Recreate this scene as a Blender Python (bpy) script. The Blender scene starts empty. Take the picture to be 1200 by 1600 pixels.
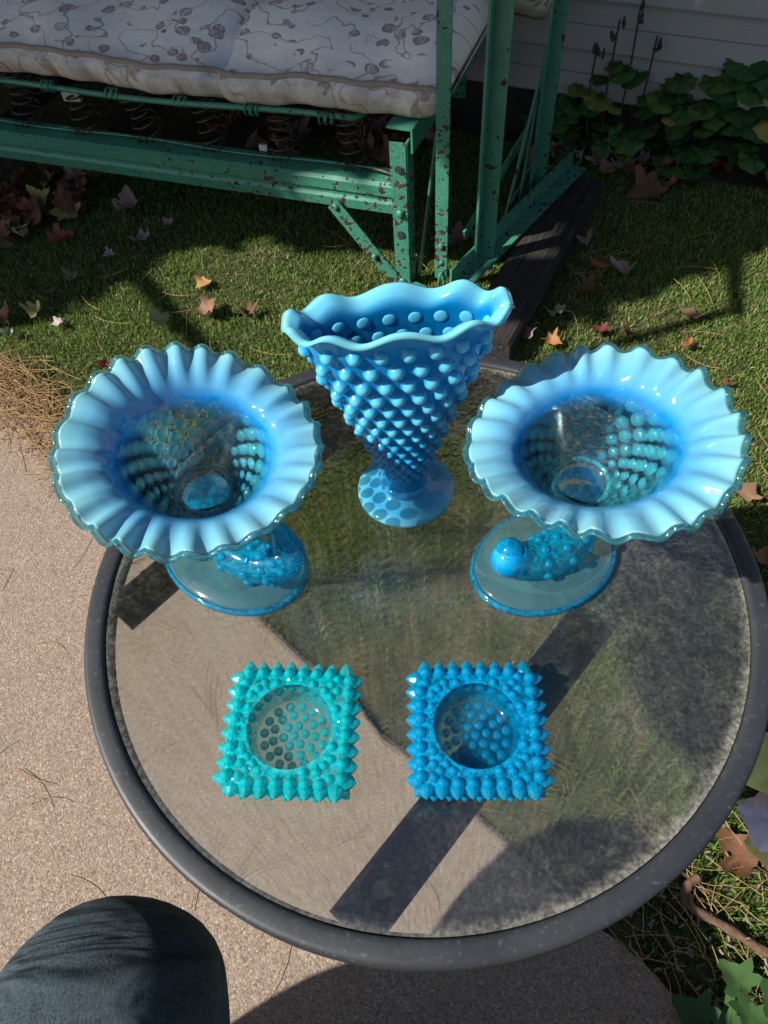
import bpy, math, random
import numpy as np
from mathutils import Vector, Matrix, Quaternion
random.seed(7); np.random.seed(7)
PI = math.pi
SC = bpy.context.scene
COL = SC.collection

# ------------------------------------------------------------------ camera, sky, sun, exposure
ZT = 0.55                                   # height of the table's glass
CAM = np.array([-0.0228, -0.2873, 1.0385])
W = np.array([[0.9961, -0.0887, 0.0], [-0.0718, -0.8069, 0.5864], [-0.0520, -0.5840, -0.8101]])
cam_d = bpy.data.cameras.new('camera'); cam = bpy.data.objects.new('camera', cam_d); COL.objects.link(cam)
cam_d.sensor_fit = 'VERTICAL'; cam_d.sensor_height = 24.0; cam_d.lens = 1150.0 / 1600.0 * 24.0
cam_d.clip_start = 0.02; cam_d.clip_end = 500
M = Matrix(((W[0][0], -W[0][1], -W[0][2], CAM[0]), (W[1][0], -W[1][1], -W[1][2], CAM[1]),
            (W[2][0], -W[2][1], -W[2][2], CAM[2]), (0, 0, 0, 1)))
q = M.to_quaternion(); cam.rotation_mode = 'QUATERNION'; cam.rotation_quaternion = q; cam.location = CAM
SC.camera = cam

SHIFT = (1.08, 0.28)                         # how far a shadow travels per metre of height
SUN_EL = math.atan2(1.0, math.hypot(*SHIFT))
SUN_AZ = math.atan2(-SHIFT[1], -SHIFT[0])   # direction the sun stands in, from +x
wd = bpy.data.worlds.new('World'); SC.world = wd; wd.use_nodes = True
nt = wd.node_tree; nt.nodes.clear()
sky = nt.nodes.new('ShaderNodeTexSky'); sky.sky_type = 'NISHITA'; sky.sun_disc = False
sky.sun_elevation = SUN_EL; sky.sun_rotation = PI / 2 - SUN_AZ
bg = nt.nodes.new('ShaderNodeBackground'); bg.inputs['Strength'].default_value = 0.062
wo = nt.nodes.new('ShaderNodeOutputWorld')
nt.links.new(sky.outputs[0], bg.inputs[0]); nt.links.new(bg.outputs[0], wo.inputs[0])
sd = bpy.data.lights.new('sun', 'SUN'); sd.energy = 5.0; sd.angle = math.radians(0.5); sd.color = (1.0, 0.95, 0.86)
sun = bpy.data.objects.new('sun', sd); COL.objects.link(sun)
sun.rotation_mode = 'QUATERNION'
sun.rotation_quaternion = Vector((-SHIFT[0], -SHIFT[1], 1.0)).normalized().to_track_quat('Z', 'Y')
sun.location = (-4, -1.2, 4)
SC.view_settings.view_transform = 'Standard'; SC.view_settings.look = 'None'
SC.view_settings.exposure = 0.68; SC.view_settings.gamma = 1.0
SC.render.engine = 'CYCLES'
SC.cycles.max_bounces = 20; SC.cycles.transmission_bounces = 18; SC.cycles.transparent_max_bounces = 64
SC.cycles.diffuse_bounces = 3; SC.cycles.glossy_bounces = 4
SC.cycles.caustics_reflective = False; SC.cycles.caustics_refractive = False
SC.cycles.use_denoising = True; SC.cycles.sample_clamp_indirect = 6.0; SC.cycles.blur_glossy = 0.5


# ------------------------------------------------------------------ helpers
def P(u, v, z=0.0):
    """the point at height z that lies on the line of sight through a picture position (1200 x 1600)"""
    d = W @ np.array([(u - 600) / 1150.0, (v - 800) / 1150.0, 1.0])
    return CAM + d * ((z - CAM[2]) / d[2])

def tag(o, label=None, cat=None, group=None, kind=None):
    if label: o['label'] = label
    if cat: o['category'] = cat
    if group: o['group'] = group
    if kind: o['kind'] = kind
    return o

def empty(name, loc=(0, 0, 0), rz=0.0):
    o = bpy.data.objects.new(name, None); COL.objects.link(o); o.empty_display_size = 0.02
    o.location = loc; o.rotation_euler = (0, 0, rz); return o

def make_mesh(name, verts, faces, mat=None, smooth=True):
    me = bpy.data.meshes.new(name)
    me.from_pydata([tuple(map(float, v)) for v in verts], [], [tuple(f) for f in faces]); me.update()
    if smooth: me.polygons.foreach_set('use_smooth', [True] * len(me.polygons))
    if mat: me.materials.append(mat)
    return me

def link(name, me, parent=None, loc=None, rot=None, scale=None):
    o = bpy.data.objects.new(name, me); COL.objects.link(o)
    if parent: o.parent = parent
    if loc is not None: o.location = loc
    if rot is not None:
        if isinstance(rot, Quaternion): o.rotation_mode = 'QUATERNION'; o.rotation_quaternion = rot
        else: o.rotation_euler = rot
    if scale is not None: o.scale = scale if hasattr(scale, '__len__') else (scale,) * 3
    return o

def obj(name, vf, mat, parent=None, smooth=True, loc=None, rot=None):
    return link(name, make_mesh(name, vf[0], vf[1], mat, smooth), parent, loc, rot)

def add_attr(o, name, vals):
    a = o.data.attributes.new(name, 'FLOAT', 'POINT'); a.data.foreach_set('value', np.asarray(vals, dtype=np.float32))

def join(*vfs):
    V = []; F = []
    for v, f in vfs:
        n = len(V); V += [tuple(x) for x in v]; F += [tuple(i + n for i in g) for g in f]
    return V, F

def grid_faces(nr, nc, wrap=True, flip=False):
    F = []
    for i in range(nr - 1):
        for j in range(nc if wrap else nc - 1):
            a = i * nc + j; b = i * nc + (j + 1) % nc; c = (i + 1) * nc + (j + 1) % nc; d = (i + 1) * nc + j
            F.append((a, d, c, b) if flip else (a, b, c, d))
    return F

def lathe(prof, n=64, caps=True):
    V = []
    for r, z in prof:
        for j in range(n):
            a = 2 * PI * j / n; V.append((r * math.cos(a), r * math.sin(a), z))
    F = grid_faces(len(prof), n)
    if caps:
        k = len(V); V.append((0, 0, prof[0][1])); V.append((0, 0, prof[-1][1])); m = (len(prof) - 1) * n
        for j in range(n):
            F.append((k, (j + 1) % n, j)); F.append((k + 1, m + j, m + (j + 1) % n))
    return V, F

def tube(pts, rad, n=10, caps=True):
    pts = [np.array(p, float) for p in pts]; m = len(pts)
    rad = [rad] * m if not hasattr(rad, '__len__') else rad
    V = []; ref = None
    for i in range(m):
        t = pts[min(i + 1, m - 1)] - pts[max(i - 1, 0)]; t /= (np.linalg.norm(t) + 1e-12)
        if ref is None:
            ref = np.array([0, 0, 1.0]) if abs(t[2]) < 0.9 else np.array([1.0, 0, 0])
        u = ref - t * (ref @ t); u /= (np.linalg.norm(u) + 1e-12); ref = u; w = np.cross(t, u)
        for j in range(n):
            a = 2 * PI * j / n; V.append(pts[i] + rad[i] * (u * math.cos(a) + w * math.sin(a)))
    F = grid_faces(m, n)
    if caps:
        F.append(tuple(range(n))[::-1]); F.append(tuple((m - 1) * n + j for j in range(n)))
    return V, F

def catmull(ctrl, per=8):
    c = [np.array(p, float) for p in ctrl]; c = [2 * c[0] - c[1]] + c + [2 * c[-1] - c[-2]]
    out = []
    for i in range(1, len(c) - 2):
        for k in range(per):
            t = k / per
            out.append(0.5 * ((2 * c[i]) + (c[i + 1] - c[i - 1]) * t + (2 * c[i - 1] - 5 * c[i] + 4 * c[i + 1] - c[i + 2]) * t * t
                              + (3 * c[i] - c[i - 1] - 3 * c[i + 1] + c[i + 2]) * t ** 3))
    out.append(c[-2]); return out

def box(p0, p1, w, h, up=(0, 0, 1), bev=0.0):
    """a bar from p0 to p1: w across, h along up, edges chamfered by bev"""
    p0 = np.array(p0, float); p1 = np.array(p1, float); t = p1 - p0; t /= np.linalg.norm(t)
    u = np.array(up, float); u -= t * (u @ t); u /= np.linalg.norm(u); s = np.cross(t, u)
    hw, hh = w / 2, h / 2
    if bev <= 0: sec = [(-hw, -hh), (hw, -hh), (hw, hh), (-hw, hh)]
    else:
        b = bev; sec = [(-hw + b, -hh), (hw - b, -hh), (hw, -hh + b), (hw, hh - b), (hw - b, hh), (-hw + b, hh), (-hw, hh - b), (-hw, -hh + b)]
    n = len(sec); V = [p0 + s * a + u * b for a, b in sec] + [p1 + s * a + u * b for a, b in sec]
    F = [(j, (j + 1) % n, n + (j + 1) % n, n + j) for j in range(n)] + [tuple(range(n))[::-1], tuple(range(n, 2 * n))]
    return V, F

def prism(sec, p0, p1, up=(0, 0, 1)):
    """extrude an outline (across, up) from p0 to p1"""
    p0 = np.array(p0, float); p1 = np.array(p1, float); t = p1 - p0; t /= np.linalg.norm(t)
    u = np.array(up, float); u -= t * (u @ t); u /= np.linalg.norm(u); s = np.cross(t, u); n = len(sec)
    V = [p0 + s * a + u * b for a, b in sec] + [p1 + s * a + u * b for a, b in sec]
    F = [(j, (j + 1) % n, n + (j + 1) % n, n + j) for j in range(n)] + [tuple(range(n))[::-1], tuple(range(n, 2 * n))]
    return V, F

# ------------------------------------------------------------------ materials
class NT:
    def __init__(self, name):
        self.m = bpy.data.materials.new(name); self.m.use_nodes = True
        self.t = self.m.node_tree; self.t.nodes.clear()
        self.out = self.n('ShaderNodeOutputMaterial')
    def n(self, typ, inputs=None, **kw):
        nd = self.t.nodes.new(typ)
        for k, v in kw.items(): setattr(nd, k, v)
        for k, v in (inputs or {}).items():
            if isinstance(v, bpy.types.NodeSocket): self.t.links.new(v, nd.inputs[k])
            else: nd.inputs[k].default_value = v
        return nd
    def l(self, a, b): self.t.links.new(a, b)
    def coord(self, kind='Object'): return self.n('ShaderNodeTexCoord').outputs[kind]
    def noise(self, scale, detail=3, rough=0.55, vec=None, dist=0.0):
        nd = self.n('ShaderNodeTexNoise', {'Scale': scale, 'Detail': detail, 'Roughness': rough, 'Distortion': dist})
        if vec is not None: self.l(vec, nd.inputs['Vector'])
        return nd.outputs['Fac']
    def voro(self, scale, vec=None, out='Distance', feature='F1', rnd=1.0):
        nd = self.n('ShaderNodeTexVoronoi', {'Scale': scale, 'Randomness': rnd}, feature=feature)
        if vec is not None: self.l(vec, nd.inputs['Vector'])
        return nd.outputs[out]
    def ramp(self, fac, stops, interp='LINEAR'):
        nd = self.n('ShaderNodeValToRGB'); cr = nd.color_ramp; cr.interpolation = interp
        while len(cr.elements) < len(stops): cr.elements.new(0.5)
        for e, (p, c) in zip(cr.elements, stops):
            e.position = p; c = (c, c, c) if not hasattr(c, '__len__') else c; e.color = (*c[:3], 1)
        self.l(fac, nd.inputs[0]); return nd.outputs['Color']
    def mix(self, fac, a, b, blend='MIX'):
        nd = self.n('ShaderNodeMix', data_type='RGBA', blend_type=blend)
        for s, v in ((nd.inputs[0], fac), (nd.inputs[6], a), (nd.inputs[7], b)):
            if isinstance(v, bpy.types.NodeSocket): self.l(v, s)
            elif hasattr(v, '__len__'): s.default_value = (*v[:3], 1)
            else: s.default_value = v
        return nd.outputs[2]
    def math(self, op, a, b=0.0, c=None, clamp=False):
        nd = self.n('ShaderNodeMath', operation=op, use_clamp=clamp)
        for i, v in enumerate((a, b) if c is None else (a, b, c)):
            if isinstance(v, bpy.types.NodeSocket): self.l(v, nd.inputs[i])
            else: nd.inputs[i].default_value = v
        return nd.outputs[0]
    def bump(self, height, strength=0.3, dist=0.002, normal=None):
        nd = self.n('ShaderNodeBump', {'Strength': strength, 'Distance': dist, 'Height': height})
        if normal is not None: self.l(normal, nd.inputs['Normal'])
        return nd.outputs[0]
    def pbr(self, color, rough=0.6, normal=None, spec=0.5, metal=0.0, **extra):
        nd = self.n('ShaderNodeBsdfPrincipled')
        for k, v in {'Base Color': color, 'Roughness': rough, 'Specular IOR Level': spec, 'Metallic': metal, **extra}.items():
            s = nd.inputs[k]
            if isinstance(v, bpy.types.NodeSocket): self.l(v, s)
            elif hasattr(v, '__len__') and len(v) == 3 and len(s.default_value) == 4: s.default_value = (*v, 1)
            else: s.default_value = v
        if normal is not None: self.l(normal, nd.inputs['Normal'])
        return nd.outputs[0]
    def mixs(self, fac, a, b):
        nd = self.n('ShaderNodeMixShader')
        if isinstance(fac, bpy.types.NodeSocket): self.l(fac, nd.inputs[0])
        else: nd.inputs[0].default_value = fac
        self.l(a, nd.inputs[1]); self.l(b, nd.inputs[2]); return nd.outputs[0]
    def sh(self, typ, color, rough=None, normal=None, ior=None):
        nd = self.n(typ)
        if isinstance(color, bpy.types.NodeSocket): self.l(color, nd.inputs['Color'])
        else: nd.inputs['Color'].default_value = (*color[:3], 1)
        if rough is not None: nd.inputs['Roughness'].default_value = rough
        if ior is not None: nd.inputs['IOR'].default_value = ior
        if normal is not None: self.l(normal, nd.inputs['Normal'])
        return nd.outputs[0]
    def done(self, s): self.l(s, self.out.inputs['Surface']); return self.m

def mat_simple(name, col, rough=0.6, nscale=40, var=0.25, spec=0.4, bump=0.15, bdist=0.001, metal=0.0):
    t = NT(name); v = t.coord(); nz = t.noise(nscale, 4, 0.6, v)
    c = t.mix(nz, [x * (1 - var) for x in col], [min(1, x * (1 + var)) for x in col])
    return t.done(t.pbr(c, rough, t.bump(nz, bump, bdist), spec, metal))

def mat_concrete():
    t = NT('concrete'); v = t.coord()
    big = t.noise(3.0, 4, 0.6, v); mid = t.noise(40, 5, 0.7, v); fine = t.noise(520, 4, 0.75, v)
    g = t.n('ShaderNodeSeparateColor', {0: t.voro(430, v, 'Color')}).outputs[0]
    d = t.voro(430, v, 'Distance')
    c = t.ramp(g, [(0, (0.17, 0.122, 0.094)), (0.2, (0.245, 0.185, 0.142)), (0.6, (0.31, 0.238, 0.186)), (0.9, (0.37, 0.295, 0.235)), (1, (0.47, 0.395, 0.325))])
    c = t.mix(t.ramp(fine, [(0.32, 0), (0.55, 1)]), t.mix(0.5, (0.13, 0.098, 0.078), c), c)
    c = t.mix(t.math('MULTIPLY', t.ramp(big, [(0.35, 0), (0.7, 1)]), 0.4), c, t.mix(0.6, c, (0.20, 0.165, 0.14)))
    c = t.mix(t.math('MULTIPLY', t.ramp(mid, [(0.5, 0), (0.75, 1)]), 0.35), c, t.mix(0.5, c, (0.14, 0.11, 0.09)))
    h = t.math('ADD', t.math('MULTIPLY', d, -0.5), t.math('ADD', t.math('MULTIPLY', fine, 0.8), t.math('MULTIPLY', mid, 0.6)))
    return t.done(t.pbr(c, 0.9, t.bump(h, 0.7, 0.0018), 0.12))

def mat_soil():
    t = NT('soil'); v = t.coord(); n1 = t.noise(18, 5, 0.65, v); n2 = t.noise(140, 3, 0.6, v)
    c = t.ramp(n1, [(0.3, (0.04, 0.05, 0.018)), (0.48, (0.085, 0.08, 0.036)), (0.66, (0.17, 0.13, 0.085))])
    return t.done(t.pbr(t.mix(t.ramp(n2, [(0.4, 0), (0.7, 1)]), t.mix(0.6, c, (0.015, 0.018, 0.008)), c), 0.95, t.bump(n2, 0.7, 0.006), 0.1))

def mat_grass():
    t = NT('grass_blades'); rnd = t.n('ShaderNodeNewGeometry').outputs['Random Per Island']
    v = t.coord(); pn = t.noise(5.5, 3, 0.6, v)
    c = t.ramp(rnd, [(0, (0.06, 0.14, 0.022)), (0.4, (0.12, 0.23, 0.038)), (0.75, (0.19, 0.30, 0.06)), (0.9, (0.29, 0.34, 0.11)), (0.955, (0.42, 0.39, 0.19)), (1.0, (0.52, 0.44, 0.27))])
    c = t.mix(t.math('MULTIPLY', t.ramp(pn, [(0.45, 0), (0.72, 1)]), 0.6), c, t.mix(0.5, c, (0.14, 0.135, 0.04)))
    s = t.mixs(0.35, t.pbr(c, 0.5, None, 0.35), t.sh('ShaderNodeBsdfTranslucent', c))
    return t.done(s)

def mat_leaf(name, cols, trans=0.25, rough=0.6, veins=True, spec=0.3):
    t = NT(name); v = t.coord(); nz = t.noise(45, 4, 0.65, v)
    oi = t.n('ShaderNodeObjectInfo').outputs['Random']
    c = t.ramp(t.math('ADD', t.math('MULTIPLY', nz, 0.8), t.math('MULTIPLY', t.math('SUBTRACT', oi, 0.5), 0.45)),
               [(0.2, cols[0]), (0.42, cols[1]), (0.65, cols[2])])
    w = t.noise(90, 2, 0.5, v)
    s = t.mixs(trans, t.pbr(c, rough, t.bump(w, 0.35, 0.0015), spec), t.sh('ShaderNodeBsdfTranslucent', c))
    return t.done(s)

def mat_paint_green(name='chipped_green_paint', wear=0.0):
    t = NT(name); v = t.coord(); geo = t.n('ShaderNodeNewGeometry')
    pos = geo.outputs['Position']
    n1 = t.noise(85, 3, 0.55, pos); n2 = t.noise(9, 2, 0.5, pos); n3 = t.noise(30, 3, 0.6, pos)
    base = t.mix(n3, (0.020, 0.135, 0.085), (0.055, 0.24, 0.165))
    base = t.mix(t.math('MULTIPLY', t.ramp(t.noise(240, 2, 0.6, pos), [(0.5, 0), (0.72, 1)]), 0.3), base, (0.12, 0.40, 0.30))
    # chips gather low down, where the frame is knocked and stays wet
    sp = t.n('ShaderNodeSeparateXYZ', {0: pos})
    low = t.math('SUBTRACT', 0.34, t.math('MULTIPLY', sp.outputs[2], 0.9), clamp=True)
    right = t.math('MULTIPLY', t.math('ADD', sp.outputs[0], 0.40), 0.18, clamp=True)
    k = t.math('ADD', t.math('ADD', n1, t.math('MULTIPLY', n2, 0.30)), t.math('ADD', t.math('MULTIPLY', low, 0.22), right))
    k = t.math('ADD', k, wear)
    chip = t.ramp(k, [(0.835, 0), (0.85, 1)])
    halo = t.ramp(k, [(0.80, 0), (0.835, 1)])
    rust = t.ramp(t.noise(70, 3, 0.6, pos), [(0.35, (0.018, 0.014, 0.012)), (0.65, (0.05, 0.024, 0.014)), (0.8, (0.17, 0.07, 0.03))])
    c = t.mix(t.math('MULTIPLY', halo, 0.5), base, (0.16, 0.40, 0.30)); c = t.mix(chip, c, rust)
    r = t.mix(chip, (0.36,) * 3, (0.85,) * 3)
    nb = t.bump(t.math('MULTIPLY', chip, -1.0), 0.8, 0.0008, t.bump(n1, 0.12, 0.001))
    return t.done(t.pbr(c, r, nb, 0.5))

def mat_black_frame():
    t = NT('black_frame_paint'); v = t.coord(); n1 = t.noise(22, 4, 0.6, v); n2 = t.noise(260, 3, 0.6, v); n3 = t.noise(7, 3, 0.5, v)
    c = t.mix(n1, (0.014, 0.016, 0.021), (0.036, 0.040, 0.048))
    c = t.mix(t.math('MULTIPLY', t.ramp(n2, [(0.60, 0), (0.74, 1)]), 0.5), c, (0.12, 0.118, 0.115))
    sc = t.n('ShaderNodeMapping', {'Scale': (30, 260, 30)}); t.l(v, sc.inputs[0])
    c = t.mix(t.math('MULTIPLY', t.ramp(t.noise(1.0, 3, 0.6, sc.outputs[0]), [(0.70, 0), (0.76, 1)]), 0.25), c, (0.13, 0.125, 0.12))
    rustf = t.ramp(t.math('ADD', n3, t.math('MULTIPLY', n1, 0.25)), [(0.86, 0), (0.90, 1)])
    c = t.mix(rustf, c, t.mix(n2, (0.10, 0.035, 0.014), (0.26, 0.10, 0.035)))
    return t.done(t.pbr(c, t.mix(n1, (0.38,) * 3, (0.62,) * 3), t.bump(n2, 0.12, 0.0006), 0.45))

def mat_table_glass():
    t = NT('dusty_patterned_glass'); v = t.coord()
    mp = t.n('ShaderNodeMapping', {'Scale': (1, 1, 0.2)}); t.l(v, mp.inputs[0]); vv = mp.outputs[0]
    rip = t.math('ADD', t.noise(150, 2, 0.45, vv, 0.4), t.math('MULTIPLY', t.noise(14, 2, 0.5, vv), 2.2))
    nb = t.bump(rip, 0.26, 0.0022)
    fr = t.n('ShaderNodeFresnel', {'IOR': 1.5, 'Normal': nb}).outputs[0]
    upn = t.n('ShaderNodeSeparateXYZ', {0: t.n('ShaderNodeNewGeometry').outputs['True Normal']}).outputs[2]
    through = t.mixs(t.math('MULTIPLY', t.math('GREATER_THAN', upn, 0.5), 0.52), t.sh('ShaderNodeBsdfTransparent', (0.93, 0.95, 0.935)), t.sh('ShaderNodeBsdfRefraction', (0.93, 0.95, 0.935), 0.17, nb, 1.04))
    glass = t.mixs(t.math('MULTIPLY', fr, 1.9, clamp=True), through,
                   t.sh('ShaderNodeBsdfGlossy', (1, 1, 1), 0.035, nb))
    # dust and dried water marks on the top side only
    up = t.n('ShaderNodeSeparateXYZ', {0: t.n('ShaderNodeNewGeometry').outputs['Normal']}).outputs[2]
    topside = t.ramp(up, [(0.4, 0), (0.6, 1)])
    d1 = t.noise(11, 6, 0.7, vv, 0.6); d2 = t.noise(240, 3, 0.7, vv); d3 = t.noise(120, 4, 0.75, vv)
    sx = t.n('ShaderNodeSeparateXYZ', {0: v})
    rad = t.math('POWER', t.math('ADD', t.math('MULTIPLY', sx.outputs[0], sx.outputs[0]), t.math('MULTIPLY', sx.outputs[1], sx.outputs[1])), 0.5)
    edge = t.ramp(t.math('ADD', rad, t.math('MULTIPLY', t.math('SUBTRACT', d3, 0.5), 0.012)), [(0.232, 0), (0.2372, 0.6), (0.239, 1)])
    side = t.ramp(t.math('ADD', t.math('MULTIPLY', sx.outputs[0], 2.2), t.math('MULTIPLY', d1, 0.5)), [(0.05, 0.35), (0.6, 1)])
    patch = t.math('MULTIPLY', t.ramp(d1, [(0.40, 0.05), (0.62, 1)]), t.ramp(d3, [(0.38, 0.15), (0.70, 1)]))
    speck = t.ramp(d2, [(0.66, 0), (0.73, 1)])
    dust = t.math('ADD', t.math('MULTIPLY', patch, 0.18), t.math('MULTIPLY', speck, 0.15))
    dust = t.math('MULTIPLY', t.math('ADD', dust, 0.03), side)
    dust = t.math('ADD', dust, t.math('MULTIPLY', t.math('MULTIPLY', edge, side), 0.45))
    peb = t.ramp(t.noise(330, 2, 0.5, vv, 0.5), [(0.36, 0.55), (0.62, 1.35)])
    dust = t.math('MULTIPLY', t.math('MULTIPLY', dust, peb), topside, clamp=True)
    dcol = t.mix(d3, (0.30, 0.28, 0.235), (0.46, 0.435, 0.375))
    dcol = t.mix(t.math('MULTIPLY', t.ramp(t.noise(6, 2, 0.5, vv), [(0.5, 0), (0.65, 1)]), 0.5), dcol, (0.17, 0.19, 0.09))
    return t.done(t.mixs(dust, glass, t.sh('ShaderNodeBsdfDiffuse', dcol)))

def mat_clear(name, tint, body=0.12, bodycol=None, rough=0.02, refr=True, ior=1.5, gl=0.6):
    """coloured pressed glass: refracts, tints what is behind it and scatters a little light of its own colour"""
    t = NT(name); v = t.coord(); nb = t.bump(t.noise(70, 2, 0.5, v), 0.08, 0.001)
    if refr: g = t.mixs(1 - gl, t.sh('ShaderNodeBsdfGlass', tint, rough, nb, ior), t.sh('ShaderNodeBsdfTransparent', tint))
    else:
        fr = t.n('ShaderNodeFresnel', {'IOR': ior, 'Normal': nb}).outputs[0]
        g = t.mixs(t.math('MULTIPLY', fr, 1.2, clamp=True), t.sh('ShaderNodeBsdfTransparent', tint), t.sh('ShaderNodeBsdfGlossy', (1, 1, 1), 0.04, nb))
    bc = bodycol or tint
    if refr: body = t.math('MULTIPLY', t.ramp(t.noise(230, 2, 0.6, v, 1.0), [(0.34, 0.25), (0.64, 1.6)]), body, clamp=True)  # noise in the milky share imitates caustic light patterns inside the glass
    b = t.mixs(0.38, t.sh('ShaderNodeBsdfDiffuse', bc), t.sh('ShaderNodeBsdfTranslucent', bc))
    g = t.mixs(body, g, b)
    g = t.mixs(0.04, g, t.sh('ShaderNodeBsdfGlossy', (1, 1, 1), 0.06, nb))
    return t.done(g)

def mat_opal(name, clear, opal_deep, opal_pale, refr=False, dens=((0.0, 0.05), (0.25, 0.4), (0.55, 0.85), (1, 0.97))):
    """opalescent glass: clear and blue where thin, milky where the attribute 'opal' rises"""
    t = NT(name); v = t.coord(); a = t.n('ShaderNodeAttribute', attribute_name='opal').outputs['Fac']
    w = t.noise(26, 3, 0.55, v)
    k = t.math('ADD', a, t.math('MULTIPLY', t.math('SUBTRACT', w, 0.5), 0.30), clamp=True)
    nb = t.bump(t.noise(60, 2, 0.5, v), 0.10, 0.001)
    mid_ = [0.5 * (x + y) for x, y in zip(opal_deep, opal_pale)]
    colr = t.ramp(k, [(0.0, opal_deep), (0.40, opal_deep), (0.72, mid_), (1.0, opal_pale)])
    tr = t.sh('ShaderNodeBsdfTransparent', clear)
    if refr: tr = t.mixs(0.25, tr, t.sh('ShaderNodeBsdfGlass', clear, 0.03, nb, 1.5))
    body = t.mixs(0.33, t.sh('ShaderNodeBsdfDiffuse', colr), t.sh('ShaderNodeBsdfTranslucent', colr))
    s = t.mixs(t.ramp(k, list(dens)), tr, body)
    fr = t.n('ShaderNodeFresnel', {'IOR': 1.5, 'Normal': nb}).outputs[0]
    s = t.mixs(t.math('MULTIPLY', fr, 1.1, clamp=True), s, t.sh('ShaderNodeBsdfGlossy', (1, 1, 1), 0.07, nb))
    return t.done(s)

def mat_denim():
    t = NT('dark_denim'); v = t.coord()
    n = t.noise(800, 3, 0.75, v); cm_ = t.n('ShaderNodeMapping', {'Rotation': (0.5, 0.3, 0.4), 'Scale': (7, 26, 12)}); t.l(v, cm_.inputs[0]); b = t.noise(1.0, 3, 0.5, cm_.outputs[0], 0.6)
    mp = t.n('ShaderNodeMapping', {'Rotation': (0.2, 0.1, 0.6), 'Scale': (1400, 260, 700)}); t.l(v, mp.inputs[0]); f = t.noise(1.0, 2, 0.6, mp.outputs[0])
    c = t.mix(t.ramp(t.math('MULTIPLY', t.math('ADD', f, n), 0.5), [(0.36, 0), (0.64, 1)]), (0.008, 0.014, 0.020), (0.075, 0.105, 0.125))
    c = t.mix(t.ramp(b, [(0.45, 0), (0.75, 1)]), c, t.mix(0.6, c, (0.07, 0.10, 0.12)))
    sp = t.n('ShaderNodeSeparateXYZ', {0: v}).outputs[2]
    c = t.mix(t.ramp(t.math('MULTIPLY', sp, 0.5), [(0.30, 0), (0.305, 1)]), c, (0.16, 0.17, 0.19))     # shirt above the waist
    c = t.mix(t.ramp(t.math('MULTIPLY', sp, 0.5), [(0.53, 0), (0.535, 1)]), c, (0.50, 0.33, 0.25))     # neck and head
    return t.done(t.pbr(c, 0.92, t.bump(t.math('ADD', f, n), 0.45, 0.0006, t.bump(b, 0.8, 0.035)), 0.12))

def mat_mattress():
    t = NT('printed_cushion_cloth'); uv = t.coord('UV')
    n1 = t.noise(5, 3, 0.55, uv); wv = t.n('ShaderNodeVectorMath', {0: uv}, operation='ADD')
    nv = t.n('ShaderNodeTexNoise', {'Scale': 5.0, 'Detail': 2.0}); t.l(uv, nv.inputs['Vector'])
    off = t.n('ShaderNodeVectorMath', {0: nv.outputs['Color'], 'Scale': 0.10}, operation='SCALE'); t.l(off.outputs[0], wv.inputs[1])
    wuv = wv.outputs[0]
    base = t.mix(t.noise(3.5, 4, 0.6, uv), (0.74, 0.72, 0.70), (0.86, 0.85, 0.83))
    # trailing stems: contour lines of a slow noise
    m = t.noise(6.5, 2, 0.45, wuv)
    l1 = t.math('ABSOLUTE', t.math('SUBTRACT', m, 0.50)); line = t.ramp(l1, [(0.0, 1), (0.007, 1), (0.012, 0)])
    gate = t.ramp(t.noise(7, 2, 0.5, uv), [(0.32, 0), (0.38, 1)])
    line = t.math('MULTIPLY', line, gate)
    # leaves and flower heads in clusters beside the stems
    near = t.ramp(l1, [(0.012, 0), (0.02, 1), (0.11, 1), (0.14, 0)])
    d = t.voro(13, wuv); vc = t.n('ShaderNodeSeparateColor', {0: t.voro(13, wuv, 'Color')}).outputs[0]
    blob = t.math('MULTIPLY', t.ramp(d, [(0.33, 1), (0.37, 0)]), t.ramp(vc, [(0.22, 0), (0.24, 1)]))
    blob = t.math('MULTIPLY', blob, near)
    rim = t.math('MULTIPLY', t.ramp(d, [(0.25, 0), (0.30, 1)]), blob)
    fine = t.ramp(t.voro(70, wuv, 'Distance'), [(0.25, 0), (0.5, 1)])
    c = t.mix(t.math('MULTIPLY', blob, t.math('ADD', 0.5, t.math('MULTIPLY', fine, 0.35))), base, (0.31, 0.225, 0.215))
    c = t.mix(t.math('MULTIPLY', rim, 0.55), c, (0.22, 0.155, 0.15)); c = t.mix(t.math('MULTIPLY', line, 0.7), c, (0.27, 0.20, 0.20))
    # speckled heads
    d2 = t.voro(6.5, wuv); v2 = t.n('ShaderNodeSeparateColor', {0: t.voro(6.5, wuv, 'Color')}).outputs[1]
    head = t.math('MULTIPLY', t.ramp(d2, [(0.26, 1), (0.33, 0)]), t.ramp(v2, [(0.6, 0), (0.62, 1)]))
    head = t.math('MULTIPLY', head, t.ramp(t.voro(85, uv, 'Distance'), [(0.32, 1), (0.42, 0)]))
    c = t.mix(t.math('MULTIPLY', head, 0.6), c, (0.26, 0.21, 0.21))
    # grime along the piped edge
    a = t.n('ShaderNodeAttribute', attribute_name='grime').outputs['Fac']
    g = t.math('MULTIPLY', a, t.ramp(t.noise(12, 4, 0.65, uv), [(0.3, 0.2), (0.65, 1)]))
    c = t.mix(t.math('MULTIPLY', g, 0.75), c, (0.27, 0.215, 0.15))
    w = t.noise(900, 2, 0.5, uv); cr = t.noise(9, 4, 0.6, uv)
    return t.done(t.pbr(c, 0.85, t.bump(cr, 0.5, 0.012, t.bump(w, 0.2, 0.0008)), 0.15))

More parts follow.
